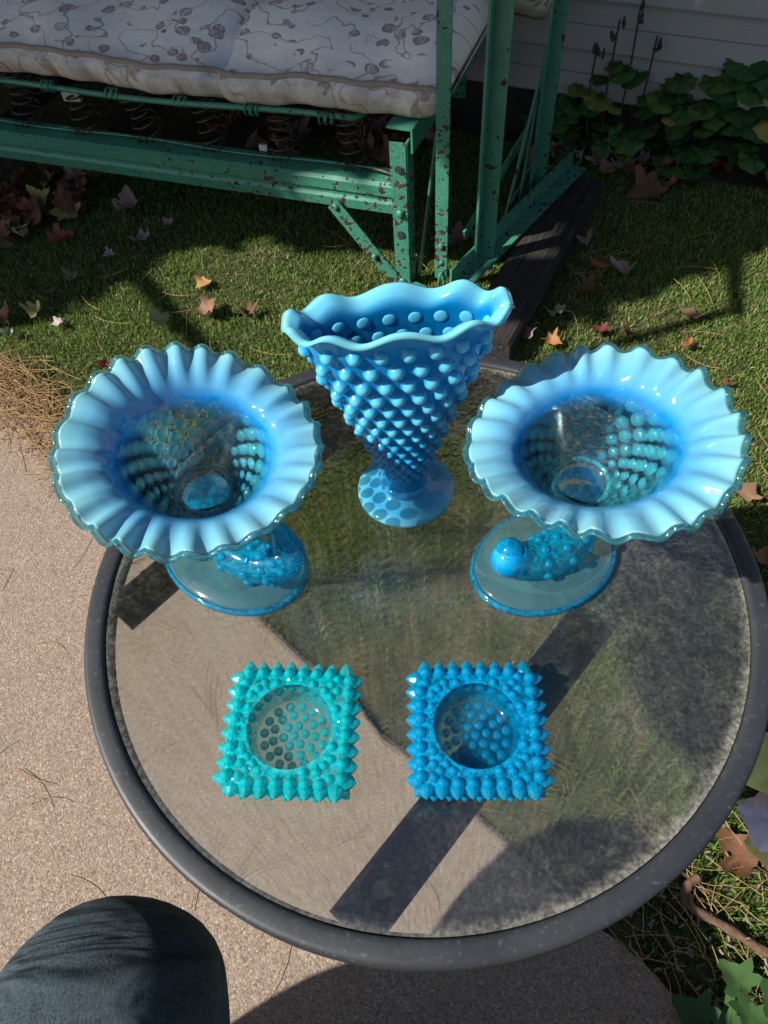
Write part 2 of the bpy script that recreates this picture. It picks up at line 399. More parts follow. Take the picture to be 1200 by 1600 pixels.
def mat_siding():
    t = NT('vinyl_siding'); v = t.coord(); mp = t.n('ShaderNodeMapping', {'Scale': (6, 60, 220)}); t.l(v, mp.inputs[0])
    g = t.noise(1.0, 4, 0.6, mp.outputs[0]); d = t.noise(5, 4, 0.6, v)
    c = t.mix(g, (0.27, 0.265, 0.265), (0.35, 0.34, 0.335)); c = t.mix(t.math('MULTIPLY', t.ramp(d, [(0.5, 0), (0.75, 1)]), 0.35), c, (0.27, 0.25, 0.22))
    return t.done(t.pbr(c, 0.55, t.bump(g, 0.15, 0.0008), 0.35))

def mat_timber():
    t = NT('weathered_dark_timber'); v = t.coord(); mp = t.n('ShaderNodeMapping', {'Scale': (10, 160, 160)}); t.l(v, mp.inputs[0])
    g = t.noise(1.0, 5, 0.65, mp.outputs[0]); s = t.noise(1.0, 2, 0.6, mp.outputs[0], 0.5)
    c = t.ramp(g, [(0.3, (0.012, 0.011, 0.011)), (0.6, (0.035, 0.031, 0.03)), (0.75, (0.10, 0.095, 0.09))])
    return t.done(t.pbr(c, 0.9, t.bump(g, 0.8, 0.003), 0.2))

MAT = dict(
    concrete=mat_concrete(), soil=mat_soil(), grass=mat_grass(), green=mat_paint_green(), green2=mat_paint_green('sound_green_paint', -0.085), frame=mat_black_frame(), tabletop=mat_table_glass(),
    denim=mat_denim(), mattress=mat_mattress(), siding=mat_siding(), timber=mat_timber(),
    bolt=mat_simple('rusty_bolt', (0.62, 0.50, 0.30), 0.6, 220, 0.6, 0.4, 0.4, 0.001),
    bar=mat_simple('worn_black_bar', (0.100, 0.104, 0.115), 0.5, 60, 0.4, 0.45, 0.2, 0.001),
    washer=mat_simple('brown_washer', (0.006, 0.004, 0.003), 0.85, 180, 0.8),
    rustring=mat_simple('rust_ring', (0.40, 0.17, 0.065), 0.85, 240, 0.8),
    wire=mat_simple('old_spring_wire', (0.045, 0.04, 0.03), 0.45, 90, 0.7, 0.5, 0.2, 0.001, 0.4),
    clip=mat_simple('pale_metal_clip', (0.42, 0.42, 0.45), 0.5, 60, 0.3),
    foundation=mat_simple('dark_foundation', (0.035, 0.033, 0.03), 0.9, 30, 0.4, 0.2, 0.5, 0.004),
    piping=mat_simple('tan_piping', (0.30, 0.25, 0.21), 0.85, 60, 0.3),
    needle=mat_leaf('pine_needle', ((0.20, 0.10, 0.04), (0.32, 0.18, 0.08), (0.45, 0.30, 0.15)), 0.1),
    twig=mat_simple('twig_bark', (0.12, 0.075, 0.05), 0.9, 160, 0.75, 0.15, 0.9, 0.003),
    stem=mat_simple('plant_stem', (0.09, 0.075, 0.03), 0.7, 60, 0.4),
    deadstem=mat_simple('dead_stem', (0.05, 0.035, 0.028), 0.85, 80, 0.4),
    weed=mat_leaf('weed_leaf', ((0.035, 0.09, 0.025), (0.06, 0.14, 0.04), (0.09, 0.18, 0.06)), 0.3),
    hosta=mat_leaf('broad_green_leaf', ((0.025, 0.085, 0.02), (0.05, 0.135, 0.03), (0.09, 0.19, 0.04)), 0.3, 0.5),
    olddleaf=mat_leaf('yellowing_leaf', ((0.12, 0.18, 0.03), (0.27, 0.26, 0.05), (0.40, 0.33, 0.09)), 0.3, 0.55),
    tree=mat_leaf('tree_leaf', ((0.03, 0.075, 0.016), (0.05, 0.11, 0.022), (0.09, 0.15, 0.03)), 0.3, 0.5),
    bark=mat_simple('tree_bark', (0.10, 0.08, 0.06), 0.9, 20, 0.4, 0.2, 0.9, 0.01),
    petaly=mat_leaf('yellow_petal', ((0.66, 0.66, 0.16), (0.80, 0.78, 0.28), (0.85, 0.84, 0.48)), 0.2, 0.6),
    petalw=mat_leaf('pale_lilac_petal', ((0.62, 0.50, 0.70), (0.78, 0.72, 0.84), (0.86, 0.84, 0.88)), 0.2, 0.6),
    petalp=mat_leaf('pink_petal', ((0.62, 0.36, 0.55), (0.74, 0.52, 0.66), (0.82, 0.74, 0.80)), 0.4, 0.6),
    skin=mat_simple('skin', (0.55, 0.36, 0.27), 0.55, 60, 0.12),
)
LEAFM = {
    'tan': mat_leaf('tan_leaf', ((0.24, 0.14, 0.085), (0.36, 0.225, 0.14), (0.46, 0.32, 0.22)), 0.2, 0.7),
    'brown': mat_leaf('brown_leaf', ((0.12, 0.058, 0.032), (0.21, 0.10, 0.052), (0.32, 0.17, 0.09)), 0.2, 0.65),
    'red': mat_leaf('red_leaf', ((0.13, 0.028, 0.024), (0.22, 0.05, 0.038), (0.30, 0.10, 0.07)), 0.25, 0.55),
    'mauve': mat_leaf('mauve_leaf', ((0.17, 0.095, 0.10), (0.27, 0.165, 0.165), (0.38, 0.26, 0.25)), 0.2, 0.65),
    'pink': mat_leaf('pale_pink_leaf', ((0.36, 0.26, 0.255), (0.48, 0.37, 0.36), (0.56, 0.46, 0.44)), 0.25, 0.65),
    'green': mat_leaf('pale_green_leaf', ((0.18, 0.24, 0.13), (0.27, 0.33, 0.19), (0.38, 0.42, 0.27)), 0.25, 0.65),
    'orange': mat_leaf('orange_leaf', ((0.30, 0.12, 0.045), (0.44, 0.20, 0.08), (0.52, 0.30, 0.14)), 0.25, 0.6),
    'yellow': mat_leaf('yellow_leaf', ((0.28, 0.23, 0.07), (0.40, 0.35, 0.12), (0.48, 0.44, 0.20)), 0.25, 0.6),
}
BLUE_CLEAR = (0.36, 0.74, 0.86)
OPAL_BOWL = mat_opal('opal_blue_bowl', (0.93, 0.985, 0.99), (0.005, 0.34, 0.90), (0.28, 0.68, 0.80), False, ((0.0, 0.03), (0.25, 0.35), (0.5, 0.78), (0.8, 0.88), (1, 0.86)))
OPAL_VASE = mat_opal('opal_blue_vase', (0.42, 0.84, 0.985), (0.0, 0.40, 0.97), (0.24, 0.76, 0.92), False, ((0.0, 0.25), (0.25, 0.45), (0.5, 0.74), (0.8, 0.92), (1, 0.95)))
OPAL_HOB = mat_opal('opal_blue_hobnail', (0.42, 0.84, 0.985), (0.0, 0.46, 0.98), (0.20, 0.80, 0.98), True, ((0.0, 0.25), (0.25, 0.5), (0.5, 0.8), (1, 0.95)))
HOB_CLEAR = mat_clear('blue_hobnail_glass', (0.80, 0.98, 0.995), 0.24, (0.12, 0.80, 0.98), 0.01, True, 1.5, 0.14)
EDGE_CLEAR = mat_clear('clear_rim_glass', (0.70, 0.95, 0.975), 0.10, (0.15, 0.68, 0.84), 0.01, True)
FOOT_CLEAR = mat_clear('pale_blue_foot_glass', (0.88, 0.975, 0.98), 0.13, (0.36, 0.80, 0.86), 0.03, False)
FOOT_EDGE = mat_clear('deep_blue_foot_edge_glass', (0.55, 0.89, 0.98), 0.24, (0.01, 0.52, 0.95), 0.02, True, 1.5, 0.35)
TAIL = mat_clear('deep_blue_tail_glass', (0.42, 0.90, 0.99), 0.26, (0.0, 0.58, 0.98), 0.01, True, 1.5, 0.45)
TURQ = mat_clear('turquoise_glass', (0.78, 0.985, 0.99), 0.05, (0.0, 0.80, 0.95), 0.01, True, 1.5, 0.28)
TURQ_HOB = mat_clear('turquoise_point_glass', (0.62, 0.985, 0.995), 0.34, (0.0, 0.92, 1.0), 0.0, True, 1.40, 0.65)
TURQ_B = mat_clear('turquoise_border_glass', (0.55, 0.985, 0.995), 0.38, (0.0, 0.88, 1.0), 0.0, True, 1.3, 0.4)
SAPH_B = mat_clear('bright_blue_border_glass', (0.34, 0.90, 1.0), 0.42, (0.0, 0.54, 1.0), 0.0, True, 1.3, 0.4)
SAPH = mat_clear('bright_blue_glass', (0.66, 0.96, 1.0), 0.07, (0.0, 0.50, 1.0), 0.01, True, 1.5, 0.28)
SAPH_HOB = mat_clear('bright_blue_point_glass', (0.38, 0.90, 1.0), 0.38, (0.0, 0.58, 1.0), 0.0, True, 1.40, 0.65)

# ------------------------------------------------------------------ setting
def ground():
    n = 40.0
    o = obj('ground', ([(-n, -n, 0), (n, -n, 0), (n, n, 0), (-n, n, 0)], [(0, 1, 2, 3)]), MAT['soil'], smooth=False)
    tag(o, 'grassy soil ground around the concrete slab', None, None, 'structure')
    # concrete slab: everything on the near left of a ragged straight edge
    A = np.array([-0.80, 0.885]); B = np.array([0.30, -0.31]); d = (B - A) / np.linalg.norm(B - A)
    pts = []
    A2 = A - d * 6.0; m = 260
    for i in range(m + 1):
        s = i / m; p = A2 + d * (s * 14.0); nrm = np.array([d[1], -d[0]])
        near = 1.0
        p = p + nrm * 0.008 * math.sin(i * 1.7) * math.sin(i * 0.37)
        pts.append((p[0], p[1]))
    top = [(x, y, 0.012) for x, y in pts] + [(-14, -14, 0.012)]
    nP = len(top); V = top + [(x, y, -0.05) for x, y, z in top]
    F = [tuple(range(nP))[::-1]] + [(j, (j + 1) % nP, nP + (j + 1) % nP, nP + j) for j in range(nP)]
    o = obj('pavement', (V, F), MAT['concrete'], smooth=False)
    tag(o, 'tan concrete slab with a sandy exposed grain', None, None, 'structure')
    return A, d
EDGE_A, EDGE_D = ground()
def on_concrete(x, y):
    return (x - EDGE_A[0]) * EDGE_D[1] - (y - EDGE_A[1]) * EDGE_D[0] 

def scatter_grass():
    """short turf, one mass of blades"""
    N = 640000
    x = np.random.uniform(-1.5, 1.75, N); y = np.random.uniform(-0.55, 1.75, N)
    side = (x - EDGE_A[0]) * EDGE_D[1] - (y - EDGE_A[1]) * EDGE_D[0]
    keep = (side < -0.004 + 0.012 * np.random.rand(N)) if on_concrete(-2, -2) > 0 else (side > 0.004)
    # thinner near the slab edge and where the view never reaches
    keep &= ~((x > 1.0) & (y < 0.3)); keep &= ~((x < -0.9) & (y < 0.9))
    patch = np.sin(x * 9 + 1.3 * np.sin(y * 7)) * np.sin(y * 8 + 1.7 * np.sin(x * 5))
    bare = (np.random.rand(N) < np.clip(-patch * 0.55, 0, 0.6)) | (np.abs(side) < 0.05) & (np.random.rand(N) < 0.5)
    under = np.exp(-(((x - 0.06) / 0.30) ** 2 + ((y - 0.16) / 0.32) ** 2) ** 2)
    bare |= np.random.rand(N) < 0.93 * under
    wallside = (x - 0.55) * 0.5 + (y - 1.6) * 0.86
    keep &= ~bare & (wallside < -0.04)
    x = x[keep]; y = y[keep]; n = len(x)
    near = np.hypot(x - CAM[0], y - CAM[1])
    a = np.random.uniform(0, 2 * PI, n); L = np.random.uniform(0.006, 0.0135, n) * (1 + 0.6 * (near < 0.75)); wd_ = np.random.uniform(0.0008, 0.0015, n)
    lean = np.random.uniform(0.15, 1.0, n); b = a + np.random.normal(0, 1.0, n)
    ux, uy = np.cos(a), np.sin(a); lx, ly = np.cos(b), np.sin(b)
    hz = L * np.cos(lean * 0.9); hd = L * np.sin(lean * 0.9)
    V = np.zeros((n, 5, 3), np.float32)
    V[:, 0] = np.stack([x - ux * wd_, y - uy * wd_, np.zeros(n)], 1); V[:, 1] = np.stack([x + ux * wd_, y + uy * wd_, np.zeros(n)], 1)
    mx, my = x + lx * hd * 0.35, y + ly * hd * 0.35
    V[:, 2] = np.stack([mx - ux * wd_ * 0.8, my - uy * wd_ * 0.8, hz * 0.6], 1); V[:, 3] = np.stack([mx + ux * wd_ * 0.8, my + uy * wd_ * 0.8, hz * 0.6], 1)
    V[:, 4] = np.stack([x + lx * hd, y + ly * hd, hz], 1)
    me = bpy.data.meshes.new('grass')
    me.vertices.add(n * 5); me.vertices.foreach_set('co', V.reshape(-1))
    tri = np.array([[0, 1, 3], [0, 3, 2], [2, 3, 4]], np.int32)
    idx = (np.arange(n, dtype=np.int32)[:, None, None] * 5 + tri[None]).reshape(-1)
    me.loops.add(len(idx)); me.loops.foreach_set('vertex_index', idx)
    me.polygons.add(n * 3); me.polygons.foreach_set('loop_start', np.arange(0, n * 9, 3, dtype=np.int32))
    me.update(); me.validate(); me.materials.append(MAT['grass'])
    o = link('grass', me); tag(o, 'short green turf growing beyond the concrete slab', 'grass', None, 'stuff')
scatter_grass()

# ------------------------------------------------------------------ house wall with lapped siding
def house():
    ang = math.radians(-28.5); d = np.array([math.cos(ang), math.sin(ang)]); nrm = np.array([d[1], -d[0]])   # nrm faces the yard
    A = np.array([0.5543, 1.5975])
    root = empty('house_wall', (A[0], A[1], 0), ang)
    tag(root, 'grey lapped vinyl siding wall of the house behind the plants', 'wall')
    # local: x along the wall, -y towards the yard
    x0, x1 = -2.6, 2.2
    obj('foundation', box((x0, 0.06, 0.06), (x1, 0.06, 0.06), 0.06, 0.16), MAT['foundation'], root, False)
    h = 0.104; z0 = 0.135
    for k in range(22):
        z = z0 + k * h
        # double-lap profile: two slopes with a small step half way, butt edge at the bottom
        sec = [(0.0, 0.0), (-0.016, 0.0), (-0.018, 0.004), (-0.009, h * 0.5), (-0.0125, h * 0.5 + 0.004), (-0.004, h + 0.006), (0.0, h + 0.006)]
        V = []; 
        for xx in (x0, x1):
            V += [(xx, y - 0.002 * (k == -1), z + zz) for y, zz in sec]
        m = len(sec); F = [(j, (j + 1) % m, m + (j + 1) % m, m + j) for j in range(m)] + [tuple(range(m))[::-1], tuple(range(m, 2 * m))]
        obj('siding_board', (V, F), MAT['siding'], root, False)
    obj('wall_core', box((x0, 0.05, 1.28), (x1, 0.05, 1.28), 0.09, 2.26), MAT['foundation'], root, False)
    return A, d, nrm
WALL_A, WALL_D, WALL_N = house()

# ------------------------------------------------------------------ old green glider
GO = np.array([0.0675, 1.0794, 0.0]); g1 = math.radians(157.3)
E1 = np.array([math.cos(g1), math.sin(g1), 0]); E2 = np.array([math.cos(g1 - PI / 2), math.sin(g1 - PI / 2), 0]); E3 = np.array([0, 0, 1.0])
def G(a, b, c): return GO + E1 * a + E2 * b + E3 * c
def disc_at(p, n, r, h):
    v, f = lathe([(r, 0), (r, h * 0.55), (r * 0.72, h), (0.001, h * 1.08)], 14)
    qn = Vector(n).to_track_quat('Z', 'Y'); return [np.array(qn @ Vector(x)) + np.array(p) for x in v], f

def glider():
    root = empty('garden_glider', tuple(GO)); mt = MAT['green']
    tag(root, 'old green steel garden glider with chipped paint and bare springs', 'glider')
    loc = Vector(GO)
    def part(name, vf, mat=mt, smooth=False, par=None):
        v, f = vf; p = par or root
        o = obj(name, ([np.array(x) - GO for x in v], f), mat, p, smooth); return o
    def L_sec(w, h, t): return [(0, 0), (w, 0), (w, t), (t, t), (t, h), (0, h)]
    # front rail: a pressed channel with a ridge along its face
    def rail(b, z, a0, a1, h=0.062):
        sec = [(0.0, 0.0), (0.004, -0.002), (0.006, 0.018), (0.002, 0.024), (0.002, 0.030), (0.007, 0.036), (0.007, h - 0.006), (0.0, h), (-0.045, h + 0.004), (-0.045, h), (-0.004, h - 0.004), (-0.004, 0.002)]
        return prism([(x, y) for x, y in sec], G(a0, b, z), G(a1, b, z))
    part('front_rail', rail(0.0, 0.178, 1.9, 0.012))
    part('back_rail', rail(0.50, 0.178, 1.9, 0.0))
    # short punched front post
    post = part('front_post', join(box(G(0, -0.006, 0.0), G(0.003, -0.004, 0.325), 0.032, 0.004, E2), box(G(-0.016, 0.012, 0.0), G(-0.014, 0.014, 0.325), 0.036, 0.004, E1)))
    for zz in (0.275, 0.135):
        v, f = lathe([(0.0075, 0), (0.0075, 0.002)], 16); qn = Vector(-E2).to_track_quat('Z', 'Y')
        part('bolt_hole', ([np.array(qn @ Vector(x)) + G(0.001, -0.0085, zz) for x in v], f), MAT['foundation'], False)
    for zz in (0.182, 0.02):
        part('bolt', disc_at(G(0.001, -0.008, zz), -E2, 0.0085, 0.006), mt, True)
    # diagonal brace
    part('brace', box(G(0.012, -0.010, 0.015), G(0.145, -0.012, 0.185), 0.004, 0.030, E1 * 0.7 - E3 * 0.5))
    part('bolt', disc_at(G(0.14, -0.014, 0.18), -E2, 0.007, 0.005), mt, True)
    part('bolt', disc_at(G(0.06, -0.014, 0.075), -E2, 0.007, 0.005), mt, True)
    # end top rail, an angle iron running back from the post
    part('end_top_rail', prism([(0, 0), (0.052, 0), (0.052, 0.004), (0.004, 0.004), (0.004, 0.046), (0, 0.046)], G(-0.026, 0.0, 0.35), G(-0.052, 0.55, 0.35), -E3), MAT['green2'])
    part('end_top_rail', box(G(1.88, 0.0, 0.34), G(1.88, 0.52, 0.34), 0.045, 0.045), mt)
    # hanging strap with ring
    part('hanging_strap', box(np.array([0.1456, 1.0507, 0.035]), np.array([0.1462, 1.0510, 1.25]), 0.026, 0.005, E2))
    ring = [np.array([0.1456, 1.044, 0.03]) + 0.013 * np.array([0.5 * math.cos(a), 0.35 * math.cos(a), 1.7 * math.sin(a)]) for a in np.linspace(0, 2 * PI, 19)]
    part('strap_ring', tube(ring, 0.0028, 8, False), mt, True)
    part('bolt', disc_at((0.1452, 1.0478, 0.115), -E2, 0.006, 0.004), mt, True)
    part('bolt', disc_at((0.1452, 1.0478, 0.075), -E2, 0.005, 0.003), mt, True)
    # end frame posts
    part('end_post', prism([(0, 0), (0.036, 0), (0.036, 0.005), (0.005, 0.005), (0.005, 0.036), (0, 0.036)], (0.228, 1.08, 0.035), (0.232, 1.085, 1.25), (-E2)), MAT['green2'])
    part('end_post', prism([(0, 0), (0.030, 0), (0.030, 0.005), (0.005, 0.005), (0.005, 0.034), (0, 0.034)], (0.388, 1.315, 0.035), (0.398, 1.32, 1.25), (-E2)), MAT['green2'])
    part('rear_strap', box((0.355, 1.28, 0.05), (0.425, 1.345, 0.75), 0.022, 0.005, E1), MAT['green2'])
    # sway links between base and seat
    part('sway_link', box((0.305, 1.20, 0.05), (0.37, 1.285, 0.30), 0.022, 0.005, E1), MAT['green2'])
    part('sway_link', box(G(-0.03, 0.02, 0.03), G(-0.045, 0.10, 0.30), 0.018, 0.004, E1), MAT['green2'])
    part('cross_brace', box((0.20, 1.10, 0.10), (0.405, 1.36, 0.235), 0.026, 0.005, E1), MAT['green2'])
    part('cross_brace', box((0.25, 1.13, 0.02), (0.40, 1.36, 0.10), 0.024, 0.005, E1), MAT['green2'])
    # base rail on the timber
    part('base_rail', prism([(0, 0), (0.04, 0), (0.04, 0.005), (0.005, 0.005), (0.005, 0.04), (0, 0.04)], (0.155, 0.985, 0.062), (0.50, 1.40, 0.062), E3), MAT['green2'])
    part('base_rail', box(G(0.0, -0.004, 0.012), (0.165, 0.975, 0.02), 0.030, 0.006), mt)
    part('base_rail', box(G(1.88, 0.0, 0.02), G(1.88, 0.5, 0.02), 0.04, 0.04), mt)
    part('end_post', box(G(1.88, 0.0, 0.04), G(1.88, 0.0, 0.9), 0.035, 0.035), mt)
    part('end_post', box(G(1.88, 0.5, 0.04), G(1.88, 0.5, 0.9), 0.035, 0.035), mt)
    # spring deck: border rod, cross wires and coils standing on the rail
    zr = 0.342; bb = 0.020
    rod = [G(a, bb + 0.006 * math.sin(a * 9), zr + 0.004 * math.sin(a * 5 + 1)) for a in np.linspace(1.9, 0.10, 40)] + [G(0.09, bb + 0.02, zr + 0.002), G(0.085, bb + 0.06, zr), G(0.085, 0.5, zr)]
    part('border_rod', tube(rod, 0.0058, 10), mt, True)
    low = [G(a, 0.022, 0.251 + 0.003 * math.sin(a * 13)) for a in np.linspace(1.9, 0.05, 40)]
    part('lower_wire', tube(low, 0.0022, 6), mt, True)
    rng = random.Random(3)
    cm = None
    th = np.linspace(0, 2 * PI * 5.0, 90)
    helix = [(0.036 * (0.62 + 0.38 * abs(2 * t / th[-1] - 1)) * math.cos(t), 0.036 * (0.62 + 0.38 * abs(2 * t / th[-1] - 1)) * math.sin(t), 0.098 * t / th[-1]) for t in th]
    cm = make_mesh('coil_spring', *tube(helix, 0.0024, 6), MAT['wire'])
    for b in (0.055, 0.20, 0.36):
        for i in range(11):
            a = 0.115 + i * 0.158 + (0.05 if b > 0.1 else 0)
            p = G(a, b, 0.250) - GO
            link('coil_spring', cm, root, tuple(p), (rng.uniform(-.15, .15), rng.uniform(-.15, .15), rng.uniform(0, 6)))
    for i in range(11):
        a = 0.115 + i * 0.158
        part('deck_wire', tube([G(a - 0.03, 0.0, 0.253), G(a + 0.02, 0.2, 0.246), G(a + 0.06, 0.5, 0.25)], 0.0018, 6), MAT['wire'], True)
        # clips twisted round the border rod
        for s in (0, 0.014):
            cl = [G(a + 0.03 + s + 0.006 * math.sin(t * 0.5), bb + 0.010 * math.cos(t), zr + 0.010 * math.sin(t)) for t in np.linspace(0, 4 * PI, 22)]
            part('rod_clip', tube(cl, 0.0017, 6), mt, True)
        part('rod_clip', tube([G(a + 0.02, bb, zr + 0.006), G(a + 0.06, bb + 0.05, zr - 0.005), G(a + 0.03, bb + 0.09, zr - 0.01), G(a - 0.03, bb + 0.06, zr - 0.006), G(a - 0.02, bb + 0.01, zr)], 0.0022, 6), MAT['wire'], True)
        cl = [G(a + 0.006 * t, 0.02 + 0.006 * math.cos(t * 2.2), 0.251 + 0.007 * math.sin(t * 2.2)) for t in np.linspace(-3, 4, 26)]
        part('wire_twist', tube(cl, 0.0013, 5), MAT['wire'], True)
    part('seat_hook', tube([G(0.09, 0.03, 0.248), G(0.05, 0.02, 0.252), G(0.02, 0.015, 0.25), G(0.012, 0.01, 0.244)], 0.004, 8), MAT['wire'], True)
    part('pale_clip', box(G(0.80, 0.07, 0.30), G(0.76, 0.075, 0.30), 0.012, 0.022), MAT['clip'])
    part('pale_clip', box(G(0.315, 0.03, 0.262), G(0.298, 0.03, 0.262), 0.006, 0.012), MAT['clip'])
    # dark slats below the deck
    for a in (0.45, 0.72, 1.02):
        part('under_slat', box(G(a, 0.06, 0.205), G(a - 0.02, 0.52, 0.205), 0.055, 0.012), MAT['timber'])
    return root
glider()

def cushion_mesh(nx, ny, L, D, T, seed, sag=0.0, tufts=()):
    """a stuffed box cushion, long side x (0..L), depth y (0..D), bottom at z=0; returns obj data with uv and grime"""
    rng = np.random.RandomState(seed); V = []; UV = []; GR = []
    # closed loop around the cross-section (y,z): front boxing, top, back, bottom
    sec = []
    m = 30
    for i in range(5): sec.append((0.018 * (1 - i / 4) ** 1.5, T * 0.04 + T * 0.34 * i / 4, 1.0))         # front lower side up to the piping
    for i in range(1, m + 1):
        s = i / m; y = D * s; zz = T * (0.38 + 0.62 * (math.sin(PI * min(1, s / 0.30) / 2) if s < 0.30 else 1.0 if s < 0.75 else 1.0 - 0.62 * ((s - 0.75) / 0.25) ** 2))
        sec.append((y, zz, max(0.0, 1 - s / 0.10)))
    for i in range(1, 5): sec.append((D - 0.02 * i / 4, T * 0.38 * (1 - i / 4) , 0.3))
    for i in range(1, 10): s = i / 10; sec.append((D * (1 - s), 0.0, 0.5))
    n = len(sec)
    for i in range(nx + 1):
        x = L * i / nx; e = min(x, L - x)
        endr = math.sqrt(max(0.0, 1 - max(0, 1 - e / 0.05) ** 2))
        for j, (y, zz, g) in enumerate(sec):
            puff = 0.006 * math.sin(x * 23 + 2.2 * math.sin(y * 11)) + 0.005 * math.sin(y * 21 + x * 7)
            tf = 0.0
            for tx in tufts: tf += math.exp(-((x - tx - 0.05 * (y / D)) / 0.016) ** 2)
            top = 1.0 if 5 < j < 36 else 0.35
            z = zz * (0.45 + 0.55 * endr) + (puff - 0.026 * tf) * top * (0.3 + 0.7 * endr) + T * 0.30 * (1 - endr) * (0.45 if zz > T * 0.3 else 1)
            yy = D / 2 + (y - D / 2) * (0.93 + 0.07 * endr) + (0.004 * math.sin(x * 31 + 1) + 0.003 * math.sin(x * 70)) * (1 if j < 8 else 0) + 0.018 * tf * (1 if j < 9 else 0)
            z += sag * math.sin(x * 8) * 0.5
            V.append((x, yy, z)); GR.append(g)
    F = []
    for i in range(nx):
        for j in range(n):
            a = i * n + j; b = i * n + (j + 1) % n; F.append((a, b, b + n, a + n))
    F.append(tuple(range(n))[::-1]); F.append(tuple(nx * n + j for j in range(n)))
    pip = [np.array(V[i * n + 5]) + np.array([0, -0.002, 0.0]) for i in range(nx + 1)]
    return V, F, GR, pip, n

def mattress(name, label, cat, origin, ex, ey, ez, L, D, T, seed, tufts, cutpipe=True):
    root = empty(name, tuple(origin)); tag(root, label, cat)
    mtx = Matrix(((ex[0], ey[0], ez[0]), (ex[1], ey[1], ez[1]), (ex[2], ey[2], ez[2])))
    root.rotation_mode = 'QUATERNION'; root.rotation_quaternion = mtx.to_quaternion()
    V, F, GR, pip, n = cushion_mesh(150, 40, L, D, T, seed, 0.008, tufts)
    o = obj('cushion_cover', (V, F), MAT['mattress'], root)
    add_attr(o, 'grime', GR)
    uvl = o.data.uv_layers.new(name='UVMap'); co = np.array(V)
    li = np.zeros(len(o.data.loops), np.int32); o.data.loops.foreach_get('vertex_index', li)
    uv = np.stack([co[li, 0] * 1.9, (co[li, 1] + co[li, 2] * 0.9) * 1.9], 1).astype(np.float32); uvl.data.foreach_set('uv', uv.reshape(-1))
    obj('piping', tube(pip, 0.0055, 8), MAT['piping'], root)
    return root
# seat cushion: x runs from the near end leftwards, so its front edge is along E1 and depth along E2
mattress('seat_cushion', 'long stained floral seat cushion lying on the glider springs', 'cushion', G(1.85, 0.010, 0.350), -E1, E2, E3, 1.93, 0.62, 0.115, 3, (0.42, 1.46))
bz = (E2 * -0.18 + E3 * 0.98); bz /= np.linalg.norm(bz); by = np.cross(bz, -E1)
mattress('back_cushion', 'floral back cushion in shade standing behind the end posts', 'cushion', G(1.8, 0.60, 0.345), -E1, bz, np.cross(-E1, bz), 1.98, 0.6, 0.11, 8, (0.6, 1.2))

def timber():
    root = empty('timber_beam', (0, 0, 0))
    a = np.array([0.205, 0.82, 0.030]); b = np.array([0.515, 1.352, 0.030]); c = (a + b) / 2; d = b - a; L = np.linalg.norm(d); rz = math.atan2(d[1], d[0])
    o = obj('timber_beam', box((-L / 2, 0, 0), (L / 2, 0, 0), 0.105, 0.058, (0, 0, 1), 0.006), MAT['timber'], None, False, tuple(c), (0, 0, rz))
    bpy.data.objects.remove(root)
    tag(o, 'dark weathered timber lying on the grass under the glider base', 'timber')
timber()

